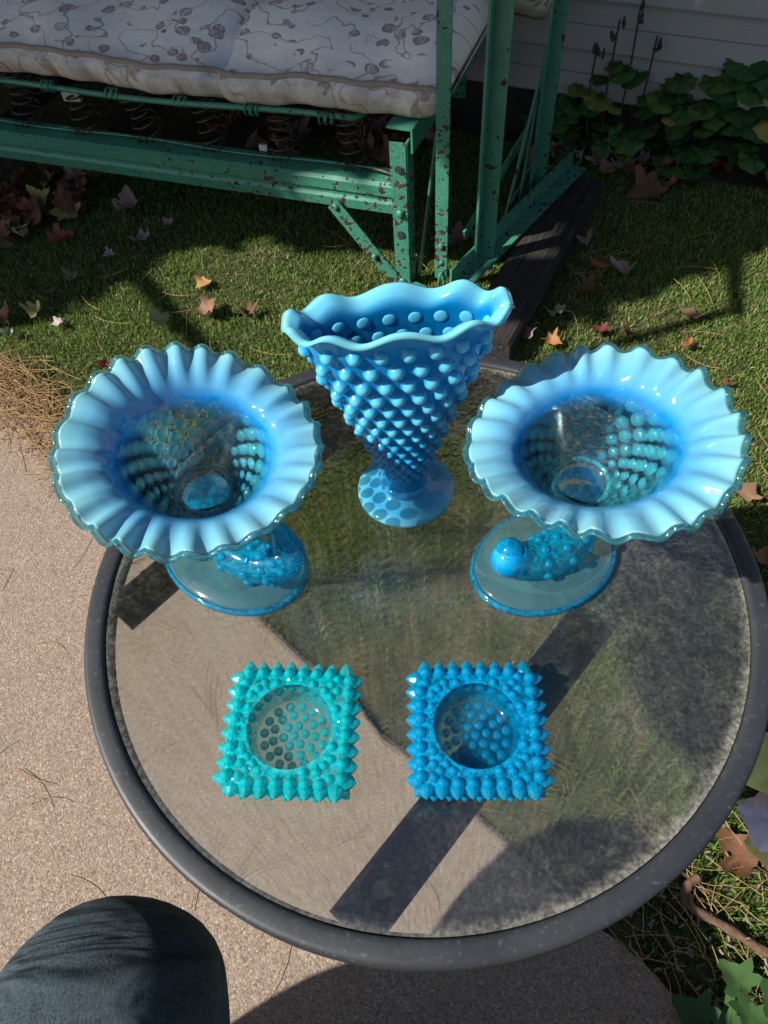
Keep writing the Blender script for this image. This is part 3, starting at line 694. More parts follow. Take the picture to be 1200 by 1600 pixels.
# ------------------------------------------------------------------ table
R_OUT, R_IN = 0.255, 0.2400
def table():
    root = empty('side_table', (0, 0, 0))
    tag(root, 'round patio side table with textured glass top and black metal rim', 'table')
    prof = []
    # rounded rim channel, 24 mm deep, standing 4 mm proud of the glass
    sec = [(R_IN - 0.004, -0.012), (R_IN - 0.004, -0.010), (R_IN - 0.0005, -0.008), (R_IN - 0.0005, -0.001), (R_IN + 0.0003, 0.0015), (R_IN + 0.0015, 0.0026), (R_IN + 0.004, 0.0030), (R_OUT - 0.004, 0.0030),
           (R_OUT - 0.0018, 0.0025), (R_OUT - 0.0005, 0.0012), (R_OUT, -0.0010), (R_OUT, -0.021), (R_OUT - 0.001, -0.023), (R_OUT - 0.0035, -0.023), (R_OUT - 0.0035, -0.013)]
    n = 160; V = []
    for r, z in sec:
        for j in range(n):
            a = 2 * PI * j / n; V.append((r * math.cos(a), r * math.sin(a), ZT + z))
    F = grid_faces(len(sec), n)
    F += [((len(sec) - 1) * n + j, (len(sec) - 1) * n + (j + 1) % n, (j + 1) % n, j) for j in range(n)]
    obj('rim', (V, F), MAT['frame'], root)
    obj('glass_top', lathe([(R_IN - 0.001, -0.006), (R_IN - 0.001, 0.0)], 128), MAT['tabletop'], root, False, (0, 0, ZT))
    d = np.array([0.7071, 0.7071, 0]); nn = np.array([-0.7071, 0.7071, 0])
    zb = ZT - 0.0138
    for off, bolts in ((0.166, None), (-0.117, None)):
        half = math.sqrt(0.2485 ** 2 - (abs(off) + 0.017) ** 2); c = nn * off + np.array([0, 0, zb])
        bar = obj('support_bar', box(c - d * half, c + d * half, 0.034, 0.010, (0, 0, 1), 0.003), MAT['bar'], root, False)
        bl = math.sqrt(0.215 ** 2 - off ** 2) if abs(off) < 0.15 else math.sqrt(0.210 ** 2 - off ** 2)
        for s in (-1, 1):
            p = c + d * bl * s + np.array([0, 0, 0.005])
            b = obj('bolt', lathe([(0.0058, 0), (0.0058, 0.0012), (0.0045, 0.0019), (0.002, 0.0022)], 20), MAT['bolt'], bar, True, tuple(p))
            v, f = lathe([(0.0125, 0.0), (0.0128, 0.0008), (0.0105, 0.0014), (0.006, 0.0012)], 28)
            rr = random.Random(int(s * 10 + off * 1000)); v = [(x * (1 + 0.05 * math.sin(7 * math.atan2(y, x))), y * (1 + 0.05 * math.cos(5 * math.atan2(y, x))), z) for x, y, z in v]
            obj('washer', (v, f), MAT['washer'], bar, True, tuple(p))
            v, f = lathe([(0.0148, 0.0), (0.0148, 0.0006), (0.0120, 0.0008)], 36)
            v = [(x * (1 + 0.08 * math.sin(9 * math.atan2(y, x)) * math.sin(4 * math.atan2(y, x) + 1)), y * (1 + 0.07 * math.cos(7 * math.atan2(y, x))), z) for x, y, z in v]
            obj('rust_stain', (v, f), MAT['rustring'], bar, True, tuple(p))
    # one shallow pedestal: a slim stem that the two bars share, hidden low under the vase, with a round foot plate
    for off in (0.166, -0.117):
        c = nn * off + np.array([0, 0, zb - 0.007]); half = math.sqrt(0.2485 ** 2 - (abs(off) + 0.017) ** 2)
        e = c + d * (half - 0.022); g_ = np.array([0.02, 0.42, 0.0]) if off > 0 else np.array([0.40, 0.14, 0.0])
        obj('leg', tube([e, e * 0.5 + g_ * 0.5, g_], 0.008, 12), MAT['frame'], root)
    e = np.array([-0.165, 0.182, ZT - 0.016]); g_ = np.array([-0.315, 0.33, 0.0])
    g_[2] = 0.012 if on_concrete(g_[0], g_[1]) * on_concrete(-2, -2) > 0 else 0.0
    obj('leg', tube([e, e * 0.5 + g_ * 0.5, g_], 0.008, 12), MAT['frame'], root)
table()

# ------------------------------------------------------------------ pressed glass
def dome_mesh(name, mat, prof, n=18, opal=None, smooth=True):
    v, f = lathe(prof, n); me = make_mesh(name, v, f, mat, smooth)
    if opal:
        a = me.attributes.new('opal', 'FLOAT', 'POINT')
        zmax = max(p[1] for p in prof); a.data.foreach_set('value', [opal[0] + (opal[1] - opal[0]) * max(0, x[2] / zmax) for x in v])
    return me
BALL = [(0.30, -0.42), (0.62, -0.32), (0.92, -0.1), (1.0, 0.12), (0.96, 0.38), (0.80, 0.66), (0.55, 0.86), (0.28, 0.96), (0.08, 0.99)]
MELD = [(1.30, -0.30), (1.28, -0.08), (1.14, 0.04), (1.02, 0.18), (0.92, 0.42), (0.74, 0.66), (0.50, 0.82), (0.25, 0.90), (0.06, 0.92)]
POINT = [(0.55, -0.55), (0.98, -0.40), (1.0, -0.1), (0.90, 0.25), (0.48, 0.85), (0.13, 1.18), (0.03, 1.22)]

def orient(nrm): return Vector(nrm).normalized().to_track_quat('Z', 'Y')

def fan_vase():
    o3 = P(634, 765, ZT); root = empty('fan_vase', (o3[0], o3[1], ZT), math.radians(1.5))
    tag(root, 'opalescent blue hobnail fan vase with scalloped rim standing between the comports', 'vase')
    # foot
    fv, ff = lathe([(0.0385, 0.0), (0.0400, 0.0018), (0.0398, 0.0038), (0.038, 0.0052), (0.030, 0.0068), (0.022, 0.009), (0.019, 0.0115), (0.0188, 0.016)], 72)
    o = obj('foot', (fv, ff), OPAL_VASE, root)
    add_attr(o, 'opal', [0.66 + 0.30 * max(0, (math.hypot(x, y) - 0.033) / 0.007) for x, y, z in fv])
    H0, H1 = 0.010, 0.1775
    def sect(z):
        s = (z - H0) / (H1 - H0)
        t = max(0.0, (z - 0.034) / (H1 - 0.034))
        a = 0.0180 - 0.0015 * math.exp(-((z - 0.03) / 0.012) ** 2) + 0.0485 * t ** 0.98
        b = 0.0180 - 0.0015 * math.exp(-((z - 0.03) / 0.012) ** 2) + 0.0015 * math.sin(PI * min(1, t)) + 0.0015 * t
        return a, b
    def ringpt(z, th, off=0.0):
        a, b = sect(z); e = 1.0 - 0.12 * max(0, (z - 0.05) / 0.13)
        c, s = math.cos(th), math.sin(th)
        x = (a + off) * math.copysign(abs(c) ** e, c); y = (b + off) * math.copysign(abs(s) ** e, s)
        return np.array([x, y, z])
    n = 144; zs = list(np.linspace(H0, H1, 44)); V = []; OP = []
    def scal(th): return 0.0034 * math.cos(10 * th + PI) 
    rows = []
    for z in zs:
        t = max(0, (z - H1 + 0.02) / 0.02); rows.append([ringpt(z, 2 * PI * j / n) + np.array([0, 0, t * t * scal(2 * PI * j / n)]) for j in range(n)]); OP.append(0.46 + 0.38 * t ** 3)
    for k in range(1, 6):                                      # outward lip
        s = k / 5
        rows.append([ringpt(H1, 2 * PI * j / n, 0.0085 * s ** 1.4) + np.array([0, 0, scal(2 * PI * j / n) + 0.0055 * s]) for j in range(n)]); OP.append(0.90 + 0.1 * s)
    for k in range(5):                                         # over the edge and down inside
        s = 1 - k / 5
        rows.append([ringpt(H1, 2 * PI * j / n, 0.0085 * s ** 1.4 - 0.0036) + np.array([0, 0, scal(2 * PI * j / n) + 0.0055 * s + 0.0022 * s]) for j in range(n)]); OP.append(1.0 - 0.35 * (k / 5))
    for i, z in enumerate(reversed(zs)):
        if i == 0 or z < H0 + 0.016: continue
        t = max(0, (z - H1 + 0.02) / 0.02)
        rows.append([ringpt(z, 2 * PI * j / n, -0.0036) + np.array([0, 0, t * t * scal(2 * PI * j / n)]) for j in range(n)]); OP.append(0.28 + 0.2 * t)
    for r in rows: V += r
    F = grid_faces(len(rows), n); m = len(rows) * n
    V.append(np.array([0, 0, H0])); V.append(np.array([0, 0, rows[-1][0][2]]))
    F += [(m, (j + 1) % n, j) for j in range(n)] + [(m + 1, m - n + j, m - n + (j + 1) % n) for j in range(n)]
    o = obj('body', (V, F), OPAL_VASE, root); add_attr(o, 'opal', [OP[i] for i in range(len(rows)) for j in range(n)] + [0.4, 0.4])
    collar = lathe([(0.0182, 0.011), (0.0205, 0.0125), (0.0208, 0.0155), (0.0195, 0.0178), (0.0178, 0.0185)], 48)
    o = obj('collar', collar, OPAL_VASE, root); add_attr(o, 'opal', [0.6] * len(collar[0]))
    hm_hi = dome_mesh('hobnail', OPAL_HOB, MELD, 20, (0.36, 0.95)); hm_lo = dome_mesh('hobnail', OPAL_HOB, MELD, 20, (0.25, 0.60)); hm_in = dome_mesh('hobnail', OPAL_HOB, [(0.2, -0.12), (0.9, -0.10), (1.0, 0.0), (0.85, 0.10), (0.5, 0.16), (0.06, 0.18)], 20, (0.75, 0.85))
    # rows of hobnails, closer together towards the stem
    nrow = 15; zz = []; z = 0.1655; step = 0.0138
    for k in range(nrow):
        zz.append(z); z -= step; step *= 0.938
    N = 16
    for k, z in enumerate(zz):
        # equal arc length around the oval
        fine = np.array([ringpt(z, t) for t in np.linspace(0, 2 * PI, 361)]); seg = np.linalg.norm(np.diff(fine, axis=0), axis=1); cum = np.concatenate([[0], np.cumsum(seg)])
        for i in range(N):
            s = ((i + 0.5 * (k % 2) + 0.25) / N) * cum[-1]; j = np.searchsorted(cum, s) - 1; th = 2 * PI * (j + (s - cum[j]) / seg[min(j, 359)]) / 360
            p = ringpt(z, th); e = 1e-3
            du = ringpt(z, th + e) - p; dz = ringpt(z + e, th) - p; nr = np.cross(du, dz); nr /= np.linalg.norm(nr)
            if nr[0] * p[0] + nr[1] * p[1] < 0: nr = -nr
            r = min(cum[-1] / N * 0.345, 0.0052); 
            if k < 2: link('hobnail', hm_in, root, tuple(p - nr * 0.0036), orient(-nr), r * 0.95)
            link('hobnail', hm_hi if k < 8 else hm_lo, root, tuple(p), orient(nr), r * random.uniform(0.94, 1.06))
fan_vase()

def comport(side):
    """cornucopia comport: oval foot, curled hobnail tail, flaring hobnail throat and ruffled opal flange"""
    if side == 'L':
        fc = np.array([-0.1433, 0.0336]); axes = (0.0645, 0.0465); fdir = math.atan2(-0.597, 0.802)
        B = np.array([-0.1545, 0.058, 0.056]); Mc = np.array([-0.1450, 0.0415, 0.1270]); nm = np.array([0.20, -0.08, 0.97])
        tail = [B + np.array([0.0, 0.0, -0.016]), np.array([-0.157, 0.060, 0.030]), np.array([-0.150, 0.046, 0.022]), np.array([-0.134, 0.022, 0.0205]), np.array([-0.112, 0.010, 0.024]), np.array([-0.098, 0.010, 0.034]), np.array([-0.100, 0.022, 0.043])]
        trad = [0.019, 0.0185, 0.0180, 0.0165, 0.0150, 0.0130, 0.0085]
        label = 'ruffled blue cornucopia comport overhanging the concrete side of the table'; thr = np.array([-0.004, 0.006])
    else:
        fc = np.array([0.0957, 0.0054]); axes = (0.0590, 0.0450); fdir = math.atan2(-0.362, -0.932)
        B = np.array([0.1225, 0.034, 0.056]); Mc = np.array([0.1195, 0.0175, 0.1270]); nm = np.array([-0.12, 0.07, 0.99])
        tail = [B + np.array([0.0, 0.0, -0.016]), np.array([0.124, 0.030, 0.030]), np.array([0.117, 0.016, 0.022]), np.array([0.100, 0.000, 0.0205]), np.array([0.078, -0.006, 0.023]), np.array([0.0665, -0.006, 0.031]), np.array([0.0655, -0.004, 0.035])]
        trad = [0.019, 0.0185, 0.0180, 0.0165, 0.0145, 0.0130, 0.0105]
        label = 'ruffled blue cornucopia comport with a milky ball tail, nearer the grass side'; thr = np.array([0.006, 0.006])
    root = empty('comport', (fc[0], fc[1], ZT)); tag(root, label, 'comport', 'pair of cornucopia comports on the glass table')
    off = np.array([fc[0], fc[1], 0.0])
    B = B - off; Mc = Mc - off; tail = [t - off for t in tail]; nm = nm / np.linalg.norm(nm)
    # foot: low oval dome with a thick rolled edge
    ca, sa = math.cos(fdir), math.sin(fdir)
    def oval(vf):
        v, f = vf; return [(x * axes[0] * ca - y * axes[1] * sa, x * axes[0] * sa + y * axes[1] * ca, z) for x, y, z in v], f
    dome = [(0.955, 0.0015), (0.955, 0.0055), (0.90, 0.0075), (0.75, 0.0100), (0.55, 0.0120), (0.35, 0.0130), (0.15, 0.0135)]
    obj('foot', oval(lathe(dome, 72)), FOOT_CLEAR, root)
    ev = []
    for j in range(96):
        a = 2 * PI * j / 96; ev.append(j)
    sec = [(0.945, 0.0008), (0.99, 0.0), (1.0, 0.0018), (0.997, 0.0042), (0.975, 0.0062), (0.945, 0.0064)]
    v = []
    for r, z in sec:
        for j in range(96): a = 2 * PI * j / 96; v.append((r * math.cos(a), r * math.sin(a), z))
    f = grid_faces(len(sec), 96) + [((len(sec) - 1) * 96 + j, (len(sec) - 1) * 96 + (j + 1) % 96, (j + 1) % 96, j) for j in range(96)]
    obj('foot_edge', oval((v, f)), FOOT_EDGE, root)
    # tail
    tp = catmull(tail, 8); tr = [float(x[0]) for x in catmull([np.array([r]) for r in trad], 8)]
    # round the tip off
    dv = tp[-1] - tp[-2]; dv /= np.linalg.norm(dv); rl = tr[-1]
    for k in range(1, 6):
        a = k / 5 * PI / 2 * 0.98; tp.append(tp[len(tr) - 1] if False else tail[-1] + dv * rl * math.sin(a))
    tr += [rl * math.cos(k / 5 * PI / 2 * 0.98) for k in range(1, 6)]
    tm = obj('tail', tube(tp, tr, 24), TAIL, root)
    obj('neck', tube([B + np.array([0, 0, 0.0006]), B + np.array([0, 0, -0.008]), B + np.array([0, 0, -0.0155])], [0.0172, 0.0180, 0.0186], 32, False), FOOT_CLEAR, root)
    tipmesh = None
    if side == 'R':
        bv, bf = lathe([(0.0138 * math.sin(a), -0.0138 * math.cos(a)) for a in np.linspace(0.15, PI - 0.05, 14)], 32)
        o = obj('tail_ball', (bv, bf), OPAL_HOB, root, True, tuple(np.array([0.0650, -0.007, 0.0285]) - off))
        add_attr(o, 'opal', [0.12 + 0.45 * max(0, min(1, (z + 0.002 - x * 0.5) / 0.018)) for x, y, z in bv])
    hmt = dome_mesh('hobnail', TAIL, BALL, 12)
    for i in range(8, len(tr) - 7, 5):
        t = tp[i + 1] - tp[i - 1]; t /= np.linalg.norm(t); u = np.cross(t, [0, 0, 1.0]); u /= np.linalg.norm(u) + 1e-9; w = np.cross(u, t)
        for k in range(9):
            a = 2 * PI * (k + 0.5 * ((i // 5) % 2)) / 9; nr = u * math.cos(a) + w * math.sin(a)
            if tp[i][2] + nr[2] * tr[i] < 0.0135 or (side == 'R' and i > len(tr) - 22): continue
            link('hobnail', hmt, root, tuple(tp[i] + nr * tr[i] * 0.97), orient(nr), 0.0034)
    # bowl: rings between the bottom B and the mouth Mc, turning to face along nm
    ax = (Mc - B); Lx = np.linalg.norm(ax); ax /= Lx
    prof = [(0.00, 0.0175), (0.06, 0.0215), (0.16, 0.0265), (0.30, 0.0325), (0.46, 0.0390), (0.62, 0.0450), (0.76, 0.0500), (0.86, 0.0550), (0.93, 0.0600), (0.975, 0.0665), (1.00, 0.0745), (1.015, 0.0825)]
    pp = catmull([np.array(p) for p in prof], 5)
    NR = 25; n = NR * 12
    ph0 = 0.3 if side == 'L' else 1.1
    rr = random.Random(11 if side == 'L' else 23); amp = [rr.uniform(0.55, 1.35) for _ in range(NR)]
    def frame(s):
        w = min(1, max(0, (s - 0.05) / 0.8)); d = ax * (1 - w) + nm * w; d /= np.linalg.norm(d)
        u = np.array([1.0, 0, 0]) - d * d[0]; u /= np.linalg.norm(u); return d, u, np.cross(d, u)
    def pt(s, r, th, ruf=1.0):
        d, u, w = frame(s); c = B + ax * Lx * s
        k = max(0.0, (r - 0.052) / 0.031); kk = k ** 1.2
        ph = NR * th + ph0 + 0.75 * math.sin(3 * th + ph0) + 0.45 * math.sin(7 * th + 2)
        fa = ((th / (2 * PI)) % 1.0) * NR; ia = int(fa) % NR; a = amp[ia] * (1 - fa % 1) + amp[(ia + 1) % NR] * (fa % 1); wv = math.cos(ph); wv = math.copysign(abs(wv) ** 0.75, wv)
        lift = 0.0036 * kk * wv * a * ruf
        # slow waves: the flange was pulled out of round
        slow = kk * (0.0050 * math.cos(2 * (th - (2.3 if side == 'L' else 0.85))) + 0.002 * math.cos(3 * th + 1))
        rad = r * (1 + 0.018 * k * math.sin(2 * th + (0.4 if side == 'L' else 2.2))) + 0.0011 * kk * math.sin(ph)
        return c + (u * math.cos(th) + w * math.sin(th)) * rad + d * (lift + slow)
    rows = []; OP = []
    for s, r in pp:
        rows.append([pt(s, r, 2 * PI * j / n) for j in range(n)]); t = (r - 0.0455) / 0.0125; OP.append(0.66 * min(1, max(0, t)) + 0.34 * min(1, max(0, (r - 0.057) / 0.024)))
    last = rows[-1]; thick = 0.0026
    inner = []
    for (s, r) in reversed(pp):
        if s < 0.02: continue
        d, u, w = frame(s)
        kk = min(1, max(0, (r - 0.05) / 0.02)); ri = r - thick * (1 - kk) - 0.0006 * kk
        inner.append([pt(s, ri, 2 * PI * j / n) + d * thick * (0.25 + 0.75 * kk) for j in range(n)]); t = (r - 0.0455) / 0.0125; OP.append(0.66 * min(1, max(0, t)) + 0.34 * min(1, max(0, (r - 0.057) / 0.024)))
    rows += inner; V = [p for r_ in rows for p in r_]; F = grid_faces(len(rows), n); m = len(V)
    V.append(B.copy()); V.append(np.mean(inner[-1], axis=0)); F += [(m, (j + 1) % n, j) for j in range(n)] + [(m + 1, m - n + j, m - n + (j + 1) % n) for j in range(n)]
    OPv = [OP[i] for i in range(len(rows)) for j in range(n)] + [0.0, 0.0]
    o = obj('bowl', (V, F), OPAL_BOWL, root); add_attr(o, 'opal', OPv)
    # clear bead along the ruffled edge
    edge = [0.5 * (np.array(rows[len(pp) - 1][j]) + np.array(rows[len(pp)][j])) for j in range(n)]
    ctr = np.mean(edge, axis=0); ep = [e + (e - ctr) / np.linalg.norm(e - ctr) * 0.0017 for e in edge]
    k = 10; v = []
    for j in range(n):
        t = ep[(j + 1) % n] - ep[j - 1]; t /= np.linalg.norm(t); u = nm - t * (nm @ t); u /= np.linalg.norm(u); w = np.cross(t, u)
        for i in range(k): a = 2 * PI * i / k; v.append(ep[j] + u * math.cos(a) * 0.0013 + w * math.sin(a) * 0.0023)
    f = [(j * k + i, j * k + (i + 1) % k, ((j + 1) % n) * k + (i + 1) % k, ((j + 1) % n) * k + i) for j in range(n) for i in range(k)]
    obj('rim_edge', (v, f), EDGE_CLEAR, root)
    # ring at the bottom of the throat
    d, u, w = frame(0.06); rg = [B + ax * Lx * 0.075 + (u * math.cos(a) + w * math.sin(a)) * 0.0190 for a in np.linspace(0, 2 * PI, 49)]
    obj('throat_ring', tube(rg, 0.0019, 10, False), HOB_CLEAR, root)
    # hobnails on the outside of the throat
    hm = dome_mesh('hobnail', HOB_CLEAR, BALL, 18); hmo = dome_mesh('hobnail', OPAL_HOB, BALL, 18, (0.55, 0.8))
    arr = np.array(pp); N = 17
    for k, s in enumerate((0.12, 0.21, 0.305, 0.405, 0.51, 0.62, 0.735, 0.845)):
        r = float(np.interp(s, arr[:, 0], arr[:, 1]))
        for i in range(N):
            th = 2 * PI * (i + 0.5 * (k % 2) + 0.2) / N; p = pt(s, r, th)
            du = pt(s, r, th + 1e-3) - p; r2 = float(np.interp(s + 1e-3, arr[:, 0], arr[:, 1])); dz = pt(s + 1e-3, r2, th) - p
            nr = np.cross(du, dz); nr /= np.linalg.norm(nr); d, u, w = frame(s); c = B + ax * Lx * s
            if nr @ (p - c) < 0: nr = -nr
            link('hobnail', hm if k < 7 else hmo, root, tuple(p + nr * 0.0006), orient(nr), min(0.0052, 2 * PI * r / N * 0.36))
comport('L'); comport('R')

def dish(cx, cy, rz, label, gm, hmat, bm_):
    root = empty('hobnail_dish', (cx, cy, ZT), rz); tag(root, label, 'dish', 'two square hobnail glass dishes')
    n = 96; HW = 0.0398; HT = 0.0230; RW = 0.0280
    def sq(th, h, rnd=0.10):
        c, s = math.cos(th), math.sin(th); e = 7.0
        r = h / ((abs(c) ** e + abs(s) ** e) ** (1 / e)); return r
    rings = []
    def ring_sq(h, z): rings.append([(sq(2 * PI * j / n, h) * math.cos(2 * PI * j / n), sq(2 * PI * j / n, h) * math.sin(2 * PI * j / n), z) for j in range(n)])
    def ring_c(r, z): rings.append([(r * math.cos(2 * PI * j / n), r * math.sin(2 * PI * j / n), z) for j in range(n)])
    ring_c(0.010, 0.0042); ring_c(0.0215, 0.0042); ring_c(0.0250, 0.0042)
    ring_sq(HW - 0.007, 0.0032); ring_sq(HW - 0.003, 0.0042); ring_sq(HW - 0.0015, 0.008); ring_sq(HW, HT - 0.004); ring_sq(HW - 0.001, HT - 0.001); ring_sq(HW - 0.004, HT)
    ring_c(RW + 0.0035, HT + 0.0005); ring_c(RW + 0.0012, HT + 0.0016); ring_c(RW, HT + 0.0012); ring_c(RW - 0.0012, HT - 0.001)
    ring_c(RW - 0.003, 0.015); ring_c(RW - 0.0045, 0.0102); ring_c(RW - 0.007, 0.0085); ring_c(0.008, 0.0080)
    a_, b_ = rings[2:12], rings[11:] + rings[:3]               # thick tinted border; thin clear well
    V = [p for r in a_ for p in r]; obj('border', (V, grid_faces(len(a_), n)), bm_, root)
    V = [p for r in rings[11:] for p in r]; k_ = len(rings[11:]); F = grid_faces(k_, n); m = len(V); V.append((0, 0, rings[-1][0][2])); F += [(m, m - n + j, m - n + (j + 1) % n) for j in range(n)]
    q0 = len(V); V += [p for r in rings[:3] for p in r]; F += [tuple(i + q0 for i in f) for f in grid_faces(3, n)]; V.append((0, 0, rings[0][0][2])); F += [(len(V) - 1, q0 + (j + 1) % n, q0 + j) for j in range(n)]
    obj('well', (V, F), gm, root)
    pt = dome_mesh('hobnail_point', hmat, POINT, 9, None, False); bl = dome_mesh('hobnail', hmat, [(0.9, -0.4), (1.0, 0.1), (0.72, 0.62), (0.30, 0.98), (0.05, 1.06)], 8, None, False); fl = dome_mesh('hobnail', hmat, BALL, 16)
    rr = random.Random(5)
    # two rows of points round the sides
    for s in range(4):
        for row in range(2):
            K = 8
            for i in range(K):
                t = (i + 0.5 + (0.5 if row else 0)) / K * 2 - 1
                if row and i == K - 1: continue
                q_ = np.array([HW - (0.0005 if row == 0 else 0.003), t * (HW - 0.002), HT - 0.0045 if row == 0 else 0.0088]); nr = np.array([1.0, 0.06 * t, 0.32 if row == 0 else -0.12])
                R_ = Matrix.Rotation(s * PI / 2, 3, 'Z')
                link('hobnail_point', pt, root, tuple(R_ @ Vector(q_)), orient(R_ @ Vector(nr)), 0.0053 * rr.uniform(0.93, 1.07))
        # corner point
        R_ = Matrix.Rotation(s * PI / 2, 3, 'Z')
        link('hobnail_point', pt, root, tuple(R_ @ Vector((HW - 0.003, HW - 0.003, 0.0095))), orient(R_ @ Vector((1, 1, -0.1))), 0.0046)
    # flat top between the edge and the well: hobnails in rows
    done = []
    def put(x, y, r):
        if math.hypot(x, y) < RW + 0.0032 or max(abs(x), abs(y)) > HW: return
        if any(math.hypot(x - a_, y - b_) < (r + c_) * 0.80 for a_, b_, c_ in done): return
        done.append((x, y, r)); link('hobnail', bl, root, (x, y, HT - 0.0004), (0, 0, 0), r)
    for s_ in range(4):
        for i in range(8):
            t = ((i + 0.5) / 8 * 2 - 1) * (HW - 0.003); x, y = HW - 0.0035, t
            for _ in range(s_): x, y = -y, x
            put(x, y, 0.0042)
    for ix in range(-9, 10):
        for iy in range(-9, 10): put(ix * 0.0041, iy * 0.0041, 0.0034)
    # steep side of the well: a ring of hobnails seen through the glass; floor hobnails below
    for i in range(22):
        a = 2 * PI * i / 22; link('hobnail', fl, root, ((RW + 0.0005) * math.cos(a), (RW + 0.0005) * math.sin(a), 0.0138), orient((math.cos(a), math.sin(a), 0.15)), 0.0034)
    for i in range(24):
        a = 2 * PI * (i + 0.5) / 24; link('hobnail', bl, root, ((RW + 0.0042) * math.cos(a), (RW + 0.0042) * math.sin(a), HT - 0.0015), orient((math.cos(a) * 0.4, math.sin(a) * 0.4, 1)), 0.0030)
    for r, k, o_ in ((0.0, 1, 0), (0.0072, 6, 0.2), (0.0142, 11, 0.0), (0.0205, 15, 0.15)):
        for i in range(k):
            a = 2 * PI * i / k + o_; link('hobnail', fl, root, (r * math.cos(a), r * math.sin(a), 0.0046), orient((0, 0, -1)), 0.0031)
dl = np.mean([P(*p_, ZT + 0.014)[:2] for p_ in ((375, 1048), (560, 1048), (545, 1250), (345, 1243))], axis=0)
dr = np.mean([P(*p_, ZT + 0.014)[:2] for p_ in ((645, 1043), (835, 1043), (860, 1250), (642, 1250))], axis=0)
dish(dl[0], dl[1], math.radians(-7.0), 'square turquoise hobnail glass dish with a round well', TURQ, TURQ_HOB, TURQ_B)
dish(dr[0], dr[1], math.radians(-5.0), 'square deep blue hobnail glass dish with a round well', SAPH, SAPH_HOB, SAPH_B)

# ------------------------------------------------------------------ photographer's leg and body
def person():
    root = empty('person', (-0.2, -0.5, 0.012)); tag(root, 'seated person in dark blue jeans, one knee beside the table', 'person')
    base = np.array([-0.2, -0.5, 0.012])
    # skeleton: joints and radii
    J = {'pelvis': (-0.40, -0.86, 0.44, 0.14, 0.13), 'hipR': (-0.30, -0.80, 0.44, 0.10, 0.095), 'thR': (-0.285, -0.50, 0.440, 0.104, 0.098), 'knR0': (-0.258, -0.285, 0.440, 0.094, 0.088), 'knR': (-0.240, -0.222, 0.418, 0.078, 0.074),
         'knR2': (-0.245, -0.245, 0.345, 0.070, 0.068), 'clfR': (-0.26, -0.37, 0.22, 0.064, 0.064), 'ankR': (-0.27, -0.47, 0.10, 0.052, 0.052), 'heelR': (-0.27, -0.48, 0.055, 0.042, 0.04), 'toeR': (-0.265, -0.36, 0.045, 0.040, 0.030),
         'hipL': (-0.52, -0.80, 0.44, 0.10, 0.095), 'knL0': (-0.60, -0.45, 0.53, 0.078, 0.08), 'knL': (-0.63, -0.37, 0.51, 0.066, 0.066), 'clfL': (-0.63, -0.44, 0.29, 0.062, 0.064), 'ankL': (-0.63, -0.50, 0.10, 0.05, 0.05), 'heelL': (-0.63, -0.51, 0.055, 0.042, 0.04), 'toeL': (-0.64, -0.38, 0.045, 0.040, 0.030),
         'waist': (-0.36, -0.92, 0.66, 0.15, 0.11), 'chest': (-0.36, -0.92, 0.90, 0.165, 0.115), 'neck0': (-0.36, -0.90, 1.06, 0.075, 0.07), 'neck': (-0.36, -0.88, 1.12, 0.052, 0.055), 'head': (-0.355, -0.85, 1.22, 0.076, 0.09), 'crown': (-0.355, -0.855, 1.31, 0.062, 0.07),
         'shR': (-0.20, -0.91, 1.00, 0.062, 0.06), 'elR': (-0.14, -0.75, 0.80, 0.045, 0.045), 'wrR': (-0.09, -0.56, 0.86, 0.030, 0.03), 'haR': (-0.075, -0.50, 0.90, 0.034, 0.022),
         'shL': (-0.52, -0.91, 1.00, 0.062, 0.06), 'elL': (-0.60, -0.76, 0.78, 0.045, 0.045), 'wrL': (-0.585, -0.60, 0.63, 0.030, 0.03), 'haL': (-0.585, -0.53, 0.615, 0.034, 0.022)}
    bones = [('pelvis', 'hipR'), ('hipR', 'thR'), ('thR', 'knR0'), ('knR0', 'knR'), ('knR', 'knR2'), ('knR2', 'clfR'), ('clfR', 'ankR'), ('ankR', 'heelR'), ('heelR', 'toeR'),
             ('pelvis', 'hipL'), ('hipL', 'knL0'), ('knL0', 'knL'), ('knL', 'clfL'), ('clfL', 'ankL'), ('ankL', 'heelL'), ('heelL', 'toeL'),
             ('pelvis', 'waist'), ('waist', 'chest'), ('chest', 'neck0'), ('neck0', 'neck'), ('neck', 'head'), ('head', 'crown'),
             ('neck0', 'shR'), ('shR', 'elR'), ('elR', 'wrR'), ('wrR', 'haR'), ('neck0', 'shL'), ('shL', 'elL'), ('elL', 'wrL'), ('wrL', 'haL')]
    names = list(J); me = bpy.data.meshes.new('body')
    me.from_pydata([tuple(np.array(J[k][:3]) - base) for k in names], [(names.index(a), names.index(b)) for a, b in bones], []); me.update()
    t = NT('jeans_and_shirt'); 
    me.materials.append(MAT['denim'])
    bpy.data.materials.remove(t.m)
    o = link('body', me, root)
    sk = o.modifiers.new('skin', 'SKIN'); sk.use_smooth_shade = True
    ly = me.skin_vertices[0] if me.skin_vertices else None
    if ly is None:
        import bmesh
        bm = bmesh.new(); bm.from_mesh(me); bm.verts.layers.skin.verify(); bm.to_mesh(me); bm.free(); ly = me.skin_vertices[0]
    for i, k in enumerate(names):
        ly.data[i].radius = (J[k][3], J[k][4]); ly.data[i].use_root = (k == 'pelvis')
    ss = o.modifiers.new('sub', 'SUBSURF'); ss.levels = 3; ss.render_levels = 3
person()

